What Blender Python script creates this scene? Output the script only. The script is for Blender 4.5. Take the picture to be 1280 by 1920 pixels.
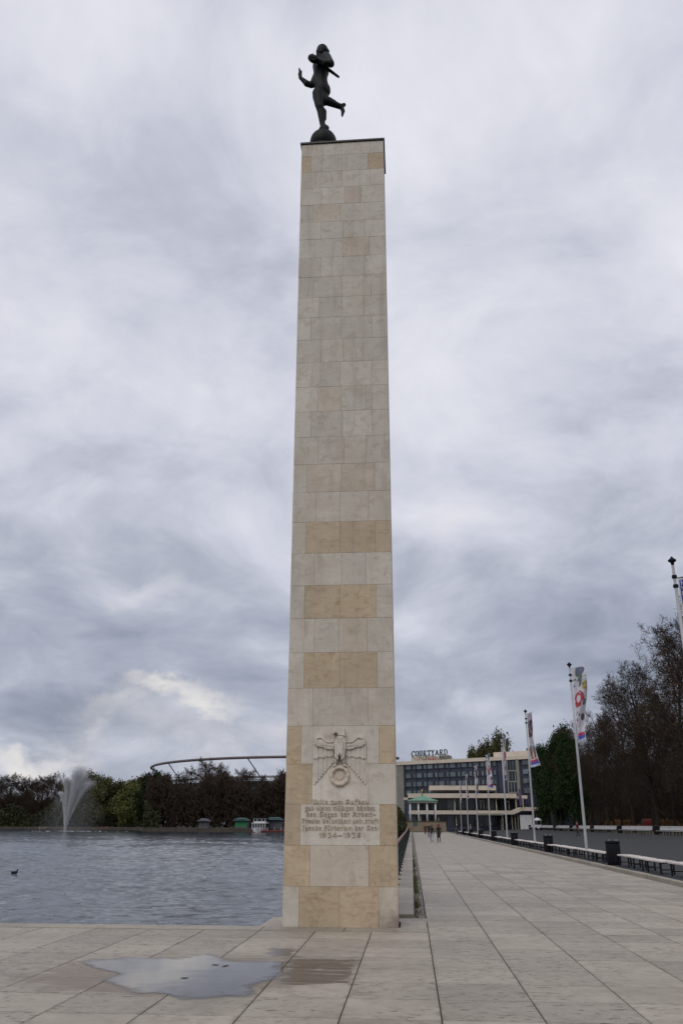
import bpy, math, random
import numpy as np
from mathutils import Vector, Matrix

for o in list(bpy.data.objects): bpy.data.objects.remove(o)
S = bpy.context.scene
COL = S.collection
R = math.radians
rnd = random.Random(7)

# ------------------------------------------------------------------ camera
F, CX, CY, EYE = 1550.0, 640.0, 960.0, 1.7          # photo pixels, metres
PITCH, YAW, ROLL = math.atan(585/1550), math.atan(133/1656.7), R(.17)
RM = Matrix.Rotation(YAW, 3, 'Z') @ Matrix.Rotation(math.pi/2+PITCH, 3, 'X') @ Matrix.Rotation(ROLL, 3, 'Z')
CAMP = Vector((0, 0, EYE))
cam = bpy.data.cameras.new('camera'); camo = bpy.data.objects.new('camera', cam); COL.objects.link(camo)
camo.matrix_world = Matrix.Translation(CAMP) @ RM.to_4x4()
cam.sensor_fit = 'VERTICAL'; cam.sensor_height = 24; cam.lens = 24*F/1920
cam.clip_start = .1; cam.clip_end = 6000
S.camera = camo
def ray(px, py): return RM @ Vector(((px-CX)/F, -(py-CY)/F, -1))
def atY(px, py, Y): d = ray(px, py); return CAMP + d*(Y/d.y)
def atZ(px, py, z=0): d = ray(px, py); return CAMP + d*((z-EYE)/d.z)

# ------------------------------------------------------------------ light
SUN_EL, SUN_AZ = R(40), R(-158)                       # azimuth from +y, negative = to the left
sl = bpy.data.lights.new('sun', 'SUN'); slo = bpy.data.objects.new('sun', sl); COL.objects.link(slo)
sl.energy = .85; sl.angle = R(40); sl.color = (1, .95, .88)
sd = Vector((math.sin(SUN_AZ)*math.cos(SUN_EL), math.cos(SUN_AZ)*math.cos(SUN_EL), math.sin(SUN_EL)))
slo.rotation_euler = sd.to_track_quat('Z', 'Y').to_euler(); slo.location = (-40, 40, 60)
S.view_settings.view_transform = 'Standard'; S.view_settings.look = 'None'
S.cycles.max_bounces = 4; S.cycles.diffuse_bounces = 2; S.cycles.glossy_bounces = 3; S.cycles.transparent_max_bounces = 6; S.cycles.caustics_reflective = False; S.cycles.caustics_refractive = False
S.view_settings.exposure = 0; S.view_settings.gamma = 1

class NT:                                            # tiny node-graph helper
    def __init__(s, t): s.t = t; s.n = t.nodes; s.l = t.links
    def add(s, typ, ins=None, **kw):
        n = s.n.new(typ)
        for k, v in kw.items(): setattr(n, k, v)
        for k, v in (ins or {}).items(): s.put(n.inputs[k], v)
        return n
    def put(s, i, v):
        if isinstance(v, bpy.types.NodeSocket): s.l.new(v, i)
        elif v is not None:
            if hasattr(i.default_value, '__len__') and isinstance(v, (tuple, list)) and len(v) == 3 and len(i.default_value) == 4: v = (*v, 1)
            i.default_value = v
    def m(s, op, a, b=0., c=0., clamp=False):
        n = s.add('ShaderNodeMath', {0: a, 1: b, 2: c}, operation=op); n.use_clamp = clamp; return n.outputs[0]
    def vm(s, op, a, b=(0, 0, 0), sc=None):
        n = s.add('ShaderNodeVectorMath', {0: a, 1: b}, operation=op)
        if sc is not None: s.put(n.inputs['Scale'], sc)
        return n.outputs['Value'] if op in ('DOT_PRODUCT', 'LENGTH', 'DISTANCE') else n.outputs['Vector']
    def mix(s, fac, a, b, blend='MIX'):
        n = s.add('ShaderNodeMix', data_type='RGBA', blend_type=blend)
        s.put(n.inputs[0], fac); s.put(n.inputs[6], a); s.put(n.inputs[7], b); return n.outputs[2]
    def noise(s, v, scale, detail=4, rough=.5, dist=0, w=None, col=False):
        n = s.add('ShaderNodeTexNoise', {'Vector': v, 'Scale': scale, 'Detail': detail, 'Roughness': rough, 'Distortion': dist})
        if w is not None: n.noise_dimensions = '4D'; s.put(n.inputs['W'], w)
        return n.outputs['Color'] if col else n.outputs[0]
    def ss(s, v, a, b, lo=0., hi=1.):
        n = s.add('ShaderNodeMapRange', {'Value': v, 'From Min': a, 'From Max': b, 'To Min': lo, 'To Max': hi}, interpolation_type='SMOOTHSTEP'); return n.outputs[0]
    def lin(s, v, a, b, lo=0., hi=1.):
        return s.add('ShaderNodeMapRange', {'Value': v, 'From Min': a, 'From Max': b, 'To Min': lo, 'To Max': hi}).outputs[0]

W = bpy.data.worlds.new('World'); S.world = W; W.use_nodes = True; W.cycles.sampling_method = 'MANUAL'; W.cycles.sample_map_resolution = 512
g = NT(W.node_tree); g.n.clear()
tc = g.add('ShaderNodeTexCoord').outputs['Generated']
sep = g.add('ShaderNodeSeparateXYZ', {0: tc}); dz = sep.outputs[2]
zz = g.m('ADD', g.m('MAXIMUM', dz, 0.), .42)
pl = g.add('ShaderNodeCombineXYZ', {0: g.m('DIVIDE', sep.outputs[0], zz), 1: g.m('DIVIDE', sep.outputs[1], zz), 2: 0.}).outputs[0]
warp = g.vm('SCALE', g.vm('SUBTRACT', g.noise(pl, 1.6, 3, .5, col=True), (.5, .5, .5)), sc=.42)
pw = g.vm('ADD', pl, warp)
big = g.noise(pw, 1.35, 4, .45, .1)
med = g.noise(pw, 3.2, 7, .58, .2)
off = g.noise(g.vm('ADD', pw, (-.06, .09, 0)), 3.2, 7, .58, .2)
fine = g.noise(g.vm('ADD', pw, (7.3, 2.1, 0)), 9., 5, .55, .15)
lit = g.m('MULTIPLY', g.m('SUBTRACT', med, off), .40)
wd = g.vm('NORMALIZE', g.vm('ADD', tc, g.vm('SCALE', g.vm('SUBTRACT', g.noise(g.vm('MULTIPLY', tc, (1., 1., 1.6)), 5.5, 5, .55, .2, col=True), (.5, .5, .5)), sc=.16)))
bright = g.m('ADD', g.lin(big, .3, .7, -.095, .095), g.m('ADD', g.m('ADD', lit, g.lin(med, .3, .7, -.03, .03)), g.lin(fine, .3, .7, -.022, .022)))
def blob(px, py, sx, sy, amp, hard=1.0):             # a cloud bank that the photograph shows in this direction
    d0 = ray(px, py).normalized(); side = Vector((d0.y, -d0.x, 0)).normalized(); up = side.cross(d0)
    a = g.m('DIVIDE', g.vm('DOT_PRODUCT', wd, tuple(side)), sx/F); b = g.m('DIVIDE', g.vm('DOT_PRODUCT', wd, tuple(up)), sy/F)
    front = g.m('GREATER_THAN', g.vm('DOT_PRODUCT', wd, tuple(d0)), 0.)
    r = g.m('SQRT', g.m('ADD', g.m('MULTIPLY', a, a), g.m('MULTIPLY', b, b)))
    return g.m('MULTIPLY', g.m('MULTIPLY', g.ss(r, 1.0, 1.0-hard), amp), front)
for b in ((150, 40, 420, 200, .12), (900, 110, 260, 190, .10), (560, 150, 200, 150, .06), (250, 420, 330, 240, -.05), (1190, 720, 200, 150, -.10),
          (1150, 380, 260, 300, -.03), (870, 960, 220, 110, .05), (60, 1180, 330, 110, -.075), (100, 1330, 260, 62, -.12, .7), (1180, 1190, 330, 120, -.09),
          (270, 1085, 200, 40, .06), (1130, 1290, 200, 60, -.07, .7), (480, 1020, 120, 260, .03)):
    bright = g.m('ADD', bright, blob(*b))
grad = g.ss(dz, .0, .62, 0., 1.)
base = g.m('ADD', g.lin(grad, 0., 1., .495, .70), bright)
skycol = g.add('ShaderNodeValToRGB', {0: base})
e = skycol.color_ramp.elements
for p_, c_ in ((.20, (.16, .185, .25)), (.36, (.28, .312, .40)), (.52, (.45, .477, .575)), (.66, (.66, .675, .768)), (.85, (.88, .885, .95))):
    if p_ == .20: e[0].position, e[0].color = p_, (*c_, 1)
    elif p_ == .85: e[-1].position, e[-1].color = p_, (*c_, 1)
    else: n_ = e.new(p_); n_.color = (*c_, 1)
wd = g.vm('NORMALIZE', g.vm('ADD', wd, g.vm('SCALE', g.vm('SUBTRACT', g.noise(tc, 19., 5, .62, .2, col=True), (.5, .5, .5)), sc=.05)))
puff = g.lin(g.noise(g.vm('MULTIPLY', tc, (1., 1., 1.7)), 15., 5, .6, .4), .3, .7, .5, 1.1)
gap = None
for b in ((340, 1312, 140, 30, .95), (235, 1342, 120, 36, .45), (165, 1366, 100, 34, .42), (60, 1400, 160, 34, 1.), (330, 1355, 200, 60, .3), (450, 1385, 270, 45, .25), (270, 1085, 190, 40, .2), (860, 965, 110, 45, .3)):
    v = blob(*b); gap = v if gap is None else g.m('MAXIMUM', gap, v)
cl = g.mix(g.m('MULTIPLY', gap, puff, clamp=True), skycol.outputs[0], (.86, .825, .79))
sky = g.add('ShaderNodeTexSky', sky_type='NISHITA'); sky.sun_disc = False; sky.sun_elevation = SUN_EL; sky.sun_rotation = SUN_AZ
bg1 = g.add('ShaderNodeBackground', {'Color': sky.outputs[0], 'Strength': .06})
bg2 = g.add('ShaderNodeBackground', {'Color': cl, 'Strength': 1.})
mx = g.add('ShaderNodeMixShader', {0: .93, 1: bg1.outputs[0], 2: bg2.outputs[0]})
g.l.new(mx.outputs[0], g.add('ShaderNodeOutputWorld').inputs[0])

# ------------------------------------------------------------------ materials
def new_mat(name):
    m = bpy.data.materials.new(name); m.use_nodes = True; t = NT(m.node_tree); t.n.clear()
    b = t.add('ShaderNodeBsdfPrincipled'); o = t.add('ShaderNodeOutputMaterial'); t.l.new(b.outputs[0], o.inputs[0])
    return m, t, b
def plain(name, c, c2=None, scale=3., rough=.6, bump=0., metal=0., rand=0., world=False, detail=5, trans=0., spec=.4):
    m, t, b = new_mat(name)
    co = t.add('ShaderNodeNewGeometry').outputs['Position'] if world else t.add('ShaderNodeTexCoord').outputs['Object']
    oi = t.add('ShaderNodeObjectInfo').outputs['Random']
    n = t.noise(co, scale, detail, .6, 0, w=t.m('MULTIPLY', oi, 20.))
    col = t.mix(t.ss(n, .3, .7), c, c2 or tuple(v*.75 for v in c))
    if rand: col = t.mix(1., col, t.add('ShaderNodeCombineColor', {i: t.lin(oi, 0, 1, 1-rand, 1+rand) for i in range(3)}).outputs[0], 'MULTIPLY')
    t.put(b.inputs['Base Color'], col); b.inputs['Specular IOR Level'].default_value = spec; b.inputs['Roughness'].default_value = rough; b.inputs['Metallic'].default_value = metal
    if bump: t.put(b.inputs['Normal'], t.add('ShaderNodeBump', {'Height': n, 'Strength': bump, 'Distance': .02}).outputs[0])
    if trans: b.inputs['Transmission Weight'].default_value = trans
    return m
def stone(name, ca, cb, vein, vs):
    m, t, b = new_mat(name)
    p = t.add('ShaderNodeNewGeometry').outputs['Position']; oi = t.add('ShaderNodeObjectInfo').outputs['Random']; w = t.m('MULTIPLY', oi, 37.)
    n1 = t.noise(p, 2.2, 6, .62, .6, w)
    st = t.vm('MULTIPLY', p, (1.3, 1.3, 6.5)); n2 = t.noise(st, 1.25, 7, .68, 1.7, w); n3 = t.noise(p, 16., 5, .65, 0, w)
    pt = t.noise(t.vm('MULTIPLY', p, (1., 1., .4)), 34., 2, .5, 0, w)
    col = t.mix(t.ss(n1, .32, .68), ca, cb)
    col = t.mix(t.m('MULTIPLY', t.ss(n2, .50, .72), vs), col, vein)
    n4 = t.noise(p, 4.3, 6, .65, 1.2, t.m('ADD', w, 5.))
    col = t.mix(t.ss(n4, .50, .66, 0., .5), col, tuple(v*.74 for v in vein))
    n5 = t.noise(p, .9, 5, .6, .8); col = t.mix(t.ss(n5, .45, .68, 0., .42), col, (.40, .33, .25))
    n6 = t.noise(t.vm('MULTIPLY', p, (3., 3., .35)), 1.5, 5, .6, .3); col = t.mix(t.ss(n6, .50, .72, 0., .33), col, (.25, .225, .195))
    col = t.mix(t.ss(n3, .35, .75, 0., .35), col, tuple(v*.72 for v in ca))
    pits = t.m('MULTIPLY', t.ss(pt, .68, .76), t.ss(n1, .45, .62))
    col = t.mix(t.m('MULTIPLY', pits, .6), col, (.07, .06, .05))
    k = t.lin(oi, 0, 1, .92, 1.06)
    col = t.mix(1., col, t.add('ShaderNodeCombineColor', {0: k, 1: k, 2: k}).outputs[0], 'MULTIPLY')
    z = t.add('ShaderNodeSeparateXYZ', {0: p})
    dirt = t.m('MULTIPLY', t.ss(t.m('ADD', z.outputs[2], t.lin(n1, .2, .8, -.25, .25)), .45, -.02), t.ss(t.m('ADD', z.outputs[0], t.lin(n2, 0, 1, -.3, .3)), -.85, -.3))
    col = t.mix(t.m('MULTIPLY', dirt, .75), col, (.10, .065, .05))
    t.put(b.inputs['Base Color'], col); b.inputs['Roughness'].default_value = .72
    hh = t.m('ADD', t.m('MULTIPLY', n3, .5), t.m('SUBTRACT', t.m('MULTIPLY', n2, .8), pits))
    t.put(b.inputs['Normal'], t.add('ShaderNodeBump', {'Height': hh, 'Strength': .35, 'Distance': .02}).outputs[0])
    return m
M = {}
M['light'] = stone('limestone_light', (.60, .555, .475), (.54, .495, .42), (.52, .42, .30), .5)
M['pink'] = stone('limestone_pinkish', (.59, .515, .42), (.52, .45, .365), (.46, .36, .25), .55)
M['beige'] = stone('travertine_beige', (.55, .44, .30), (.49, .38, .25), (.37, .255, .15), .85)
M['relief'] = stone('limestone_relief', (.67, .625, .54), (.62, .575, .49), (.52, .44, .35), .3)
M['letter'] = stone('limestone_letter', (.62, .53, .42), (.56, .47, .37), (.40, .30, .22), .35)
M['core'] = plain('mortar_core', (.33, .29, .23))
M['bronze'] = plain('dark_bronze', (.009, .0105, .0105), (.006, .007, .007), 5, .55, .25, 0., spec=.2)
M['capmetal'] = plain('cap_sheet_metal', (.035, .028, .025), None, 6, .5)
PUD = [(350,55),(430,43),(500,41),(560,36),(640,40),(700,37),(760,42),(820,34),(880,25),(935,28),(955,46),(1010,54),(1100,53),(1196,57),(1198,85),(1190,112),(1150,132),(1085,150),(1060,166),(1088,182),(1030,204),(980,200),(930,207),(850,212),(760,207),(722,192),(660,186),(600,186),(545,168),(520,158),(470,146),(448,131),(490,116),(520,106),(470,94),(430,86),(390,70)]
PUDW = [atZ(x*.4375, 1780+y*.4375) for x, y in PUD]
def slab_mat():
    m, t, b = new_mat('travertine_paving')
    p = t.add('ShaderNodeNewGeometry').outputs['Position']; oi = t.add('ShaderNodeObjectInfo').outputs['Random']; w = t.m('MULTIPLY', oi, 31.)
    n1 = t.noise(p, .8, 6, .62, .3); n2 = t.noise(p, 5.5, 6, .65, .2, w); n3 = t.noise(p, 45., 3, .6)
    col = t.mix(t.ss(n1, .33, .67), (.40, .355, .29), (.335, .295, .238))
    col = t.mix(t.ss(n2, .42, .70, 0., .6), col, (.235, .195, .15))
    st = t.noise(t.vm('MULTIPLY', p, (2.2, 9., 1.)), 1.6, 5, .6, .5, w)
    col = t.mix(t.ss(st, .5, .75, 0., .4), col, (.405, .35, .278))
    pn = t.noise(t.vm('MULTIPLY', p, (1., 2.6, 1.)), 7.5, 4, .55, .35, w); area = t.noise(p, .55, 3, .5, .5, t.m('MULTIPLY', oi, 3.))
    pits = t.m('MULTIPLY', t.ss(pn, .585, .64), t.ss(area, .40, .54))
    col = t.mix(t.m('MULTIPLY', pits, .85), col, (.075, .065, .055))
    col = t.mix(t.ss(n3, .35, .8, 0., .22), col, (.14, .12, .105))
    k = t.lin(oi, 0, 1, .83, 1.12)
    oc = t.add('ShaderNodeSeparateXYZ', {0: t.vm('ABSOLUTE', t.add('ShaderNodeTexCoord').outputs['Object'])})
    ed = t.m('MAXIMUM', oc.outputs[0], oc.outputs[1]); eb = t.m('MULTIPLY', t.ss(t.m('ADD', ed, t.lin(n2, .2, .8, -.07, .05)), .415, .48), t.m('LESS_THAN', ed, .49))
    col = t.mix(t.m('MULTIPLY', eb, .38), col, (.13, .115, .093))
    sn = t.noise(p, .33, 5, .65, .8); col = t.mix(t.ss(sn, .52, .70, 0., .4), col, (.19, .165, .135))
    col = t.mix(1., col, t.add('ShaderNodeCombineColor', {0: k, 1: t.m('MULTIPLY', k, .995), 2: t.m('MULTIPLY', k, .985)}).outputs[0], 'MULTIPLY')
    s = t.add('ShaderNodeSeparateXYZ', {0: p}); wet = None
    edge = t.lin(t.noise(t.vm('MULTIPLY', p, (1., 2., 1.)), 2.6, 6, .68, .6), .15, .85, -.34, .34)
    for (xa, ya, xb, yb) in ((520, 1799, 670, 1817), (515, 1820, 666, 1842), (490, 1779, 560, 1791)):
        A, B = atZ(xa, yb), atZ(xb, ya)
        q = t.m('MAXIMUM', t.m('SUBTRACT', t.m('ABSOLUTE', t.m('SUBTRACT', s.outputs[0], (A.x+B.x)/2)), abs(B.x-A.x)/2-.05),
                t.m('SUBTRACT', t.m('ABSOLUTE', t.m('SUBTRACT', s.outputs[1], (A.y+B.y)/2)), abs(B.y-A.y)/2-.02))
        v = t.ss(t.m('ADD', q, edge), .06, -.03); wet = v if wet is None else t.m('MAXIMUM', wet, v)
    cx, cy = sum(v.x for v in PUDW)/len(PUDW), sum(v.y for v in PUDW)/len(PUDW)
    ex = t.m('DIVIDE', t.m('SUBTRACT', s.outputs[0], cx), 1.75); ey = t.m('DIVIDE', t.m('SUBTRACT', s.outputs[1], cy), 1.35)
    rr = t.m('ADD', t.m('SQRT', t.m('ADD', t.m('MULTIPLY', ex, ex), t.m('MULTIPLY', ey, ey))), edge)
    silt = t.ss(rr, 1.15, .85)
    wet = t.m('MULTIPLY', wet, t.ss(t.noise(t.vm('MULTIPLY', p, (.7, 5., 1.)), 1.7, 5, .65, .8), .34, .47))
    col = t.mix(t.m('MULTIPLY', silt, .62), col, (.155, .115, .085))
    col = t.mix(t.m('MULTIPLY', wet, .92), col, (.062, .050, .040))
    t.put(b.inputs['Base Color'], col); t.put(b.inputs['Roughness'], t.lin(wet, 0, 1, .62, .30))
    hh = t.m('SUBTRACT', t.m('ADD', t.m('MULTIPLY', n2, .3), t.m('MULTIPLY', n3, .25)), pits)
    t.put(b.inputs['Normal'], t.add('ShaderNodeBump', {'Height': hh, 'Strength': .35, 'Distance': .012}).outputs[0])
    return m
M['slab'] = slab_mat()
M['joint'] = plain('joint_soil', (.055, .048, .038), (.035, .035, .026), 9, .95, .5)
M['asphalt'] = plain('asphalt', (.044, .045, .047), (.034, .035, .036), 1.2, .85, .3, world=True, spec=.25)
M['kerb'] = plain('kerb_granite', (.36, .32, .26), (.24, .21, .17), 9, .8, .4, rand=.12)
M['soil'] = plain('leafy_soil', (.10, .085, .055), (.05, .05, .032), 2.5, .95, .5, world=True)
M['gutter'] = plain('dirty_gutter_stone', (.24, .21, .17), (.09, .08, .058), 3.2, .9, .5, world=True)
M['land'] = plain('park_ground', (.07, .07, .04), (.05, .045, .03), .3, .95, .3, world=True)
M['quay'] = plain('quay_wall_stone', (.085, .07, .055), (.045, .038, .032), .9, .9, .4, world=True)
M['wallstone'] = plain('terrace_wall_stone', (.26, .20, .145), (.2, .155, .11), .8, .85, .2, world=True)
def water_mat():
    m, t, b = new_mat('lake_water')
    p = t.add('ShaderNodeNewGeometry').outputs['Position']
    a = t.vm('MULTIPLY', p, (.55, 1.0, 1.)); n1 = t.noise(a, .8, 3, .5, .6); n2 = t.noise(a, 2.4, 5, .62, .5); n3 = t.noise(p, .05, 3, .5, .3)
    hh = t.m('ADD', t.m('MULTIPLY', n1, .9), t.m('MULTIPLY', n2, .40))
    b.inputs['Base Color'].default_value = (.030, .042, .050, 1); b.inputs['IOR'].default_value = 1.333
    t.put(b.inputs['Roughness'], t.lin(n3, .3, .7, .05, .12))
    t.put(b.inputs['Normal'], t.add('ShaderNodeBump', {'Height': hh, 'Strength': .7, 'Distance': .14}).outputs[0])
    return m
M['water'] = water_mat()
def puddle_mat():
    m, t, b = new_mat('puddle_water')
    p = t.add('ShaderNodeNewGeometry').outputs['Position']; n = t.noise(p, 3.1, 4, .5)
    t.put(b.inputs['Base Color'], t.mix(t.ss(n, .3, .7), (.115, .10, .082), (.08, .068, .055)))
    b.inputs['Roughness'].default_value = .04; b.inputs['IOR'].default_value = 1.33
    t.put(b.inputs['Normal'], t.add('ShaderNodeBump', {'Height': t.noise(p, 1.3, 2, .5), 'Strength': .06, 'Distance': .03}).outputs[0])
    dep = t.add('ShaderNodeAttribute', attribute_name='depth').outputs['Fac']
    al = t.ss(t.m('ADD', dep, t.lin(t.noise(t.vm('MULTIPLY', p, (1., 1.6, 1.)), 3.6, 4, .55, .4), .2, .8, -.34, .34)), .02, .80)
    t.put(b.inputs['Alpha'], al)
    return m
M['puddle'] = puddle_mat()
M['bark'] = plain('bark', (.042, .034, .028), (.022, .018, .015), 3, .95, .5, spec=.1)
M['twig'] = plain('twigs', (.062, .046, .033), (.038, .028, .021), .6, .95, rand=.2, spec=.1)
M['budleaf'] = plain('reddish_buds', (.10, .055, .03), (.06, .045, .02), 1, .8)
def leaf(name, a, b_, rand=.2): return plain(name, a, b_, .35, .75, rand=rand, spec=.12)
M['evergreen'] = leaf('evergreen_leaves', (.030, .052, .016), (.014, .026, .010))
M['olive'] = leaf('olive_spring_leaves', (.10, .098, .038), (.055, .056, .025))
M['willow'] = leaf('willow_leaves', (.14, .15, .045), (.085, .095, .032))
M['shrub'] = leaf('shrub_leaves', (.065, .072, .034), (.034, .04, .02))
M['russet'] = leaf('russet_hedge_leaves', (.20, .095, .035), (.09, .05, .022))
M['grass'] = leaf('grass_blades', (.09, .10, .035), (.06, .055, .025))
M['white'] = plain('white_paint', (.66, .66, .66), (.56, .56, .57), 2, .45)
M['pole'] = plain('pole_white_metal', (.43, .43, .44), (.35, .355, .37), 2, .35, 0, .1)
M['black'] = plain('black_metal', (.015, .015, .017), (.010, .010, .011), 4, .55, spec=.15)
M['green_iron'] = plain('dark_green_iron', (.022, .030, .026), None, 4, .5)
M['rail'] = plain('rusty_red_handrail', (.20, .075, .045), (.12, .05, .035), 3, .5)
M['benchwood'] = plain('weathered_bench_wood', (.68, .61, .56), (.55, .49, .45), 6, .7, .2, rand=.1)
M['benchwhite'] = plain('white_bench_slats', (.62, .61, .60), (.5, .49, .48), 3, .6)
M['bin'] = plain('bin_dark_metal', (.012, .0125, .015), (.008, .008, .010), 3, .6, spec=.12)
M['panel'] = plain('facade_panel_navy', (.042, .048, .078), (.034, .038, .062), .4, .35)
M['mull'] = plain('facade_mullion', (.07, .075, .10), None, 1, .4)
def glass(name, c, c2, r=.08):
    m = plain(name, c, c2, .7, r, rand=.35); return m
M['pane'] = glass('window_glass_curtain', (.15, .19, .20), (.10, .125, .14))
M['dpane'] = glass('dark_glass', (.022, .028, .032), (.012, .014, .018))
M['concrete'] = plain('pale_concrete', (.62, .54, .44), (.53, .46, .375), .5, .75, world=True)
M['greywall'] = plain('grey_plaster_wall', (.25, .24, .205), (.2, .19, .165), .5, .8, world=True)
M['cream'] = plain('cream_column', (.50, .46, .36), None, 1, .7)
M['copper'] = plain('copper_green', (.14, .30, .21), (.10, .23, .165), 1, .6)
M['gold'] = plain('gilded', (.55, .36, .06), (.4, .26, .05), 3, .3, 0, .7)
M['purple'] = plain('purple_fabric', (.14, .08, .20), None, 1, .8)
M['signteal'] = plain('sign_dark_teal', (.012, .045, .045), None, 1, .4)
M['signred'] = plain('sign_red', (.45, .03, .05), None, 1, .4)
M['kgreen'] = plain('kiosk_green_shutter', (.025, .24, .075), (.02, .19, .06), 1, .5)
M['kgrey'] = plain('kiosk_grey', (.13, .125, .15), None, 1, .7)
M['kteal'] = plain('kiosk_teal_roof', (.05, .105, .10), (.035, .08, .078), 1, .6)
M['red'] = plain('red_paint', (.22, .025, .025), (.16, .02, .02), 1, .5)
M['orange'] = plain('orange_paint', (.75, .17, .03), None, 1, .5)
M['steel'] = plain('stadium_steel', (.13, .135, .15), (.10, .10, .12), .1, .5)
M['steelred'] = plain('stadium_rim_brownish', (.15, .12, .12), None, .1, .6)
M['membrane'] = plain('stadium_membrane', (.30, .28, .29), None, .1, .4)
def spray_mat():
    m = bpy.data.materials.new('water_spray'); m.use_nodes = True; t = NT(m.node_tree); t.n.clear()
    a = t.add('ShaderNodeBsdfDiffuse', {'Color': (.95, .96, .98, 1)}); b = t.add('ShaderNodeBsdfTranslucent', {'Color': (.95, .96, .98, 1)})
    mx = t.add('ShaderNodeMixShader', {0: .5, 1: a.outputs[0], 2: b.outputs[0]}); t.l.new(mx.outputs[0], t.add('ShaderNodeOutputMaterial').inputs[0]); return m
M['spray'] = spray_mat()
M['skin'] = plain('skin', (.46, .28, .20), (.42, .25, .18), 3, .6)
def attr_mat():
    m, t, b = new_mat('printed_banner_cloth')
    a = t.add('ShaderNodeVertexColor', layer_name='print').outputs[0]
    n = t.noise(t.add('ShaderNodeTexCoord').outputs['Object'], 9, 4, .6)
    t.put(b.inputs['Base Color'], t.mix(t.ss(n, .4, .7, 0, .12), a, (.25, .25, .3))); b.inputs['Roughness'].default_value = .7
    return m
M['print'] = attr_mat()

# ------------------------------------------------------------------ building helpers
def mesh_data(name, v, f, mats=(), mi=None, smooth=False):
    me = bpy.data.meshes.new(name); me.from_pydata([tuple(p) for p in v], [], f)
    for m in mats: me.materials.append(m)
    if mi is not None: me.polygons.foreach_set('material_index', mi)
    if smooth: me.polygons.foreach_set('use_smooth', [True]*len(me.polygons))
    me.update(); return me
def link(name, me, parent=None, loc=None, rot=None):
    o = bpy.data.objects.new(name, me); COL.objects.link(o); o.parent = parent
    if loc is not None: o.location = loc
    if rot is not None: o.rotation_euler = rot
    return o
def tag(o, label=None, cat=None, group=None, kind=None):
    for k, v in (('label', label), ('category', cat), ('group', group), ('kind', kind)):
        if v: o[k] = v
    return o
def thing(name, label, cat, loc=(0, 0, 0), rz=0, group=None):
    o = link(name, None, None, loc, (0, 0, rz)); o.empty_display_size = .3; return tag(o, label, cat, group)
def copy_tree(o, parent=None):
    c = o.copy(); COL.objects.link(c); c.parent = parent
    for ch in list(o.children): copy_tree(ch, c)
    return c
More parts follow.
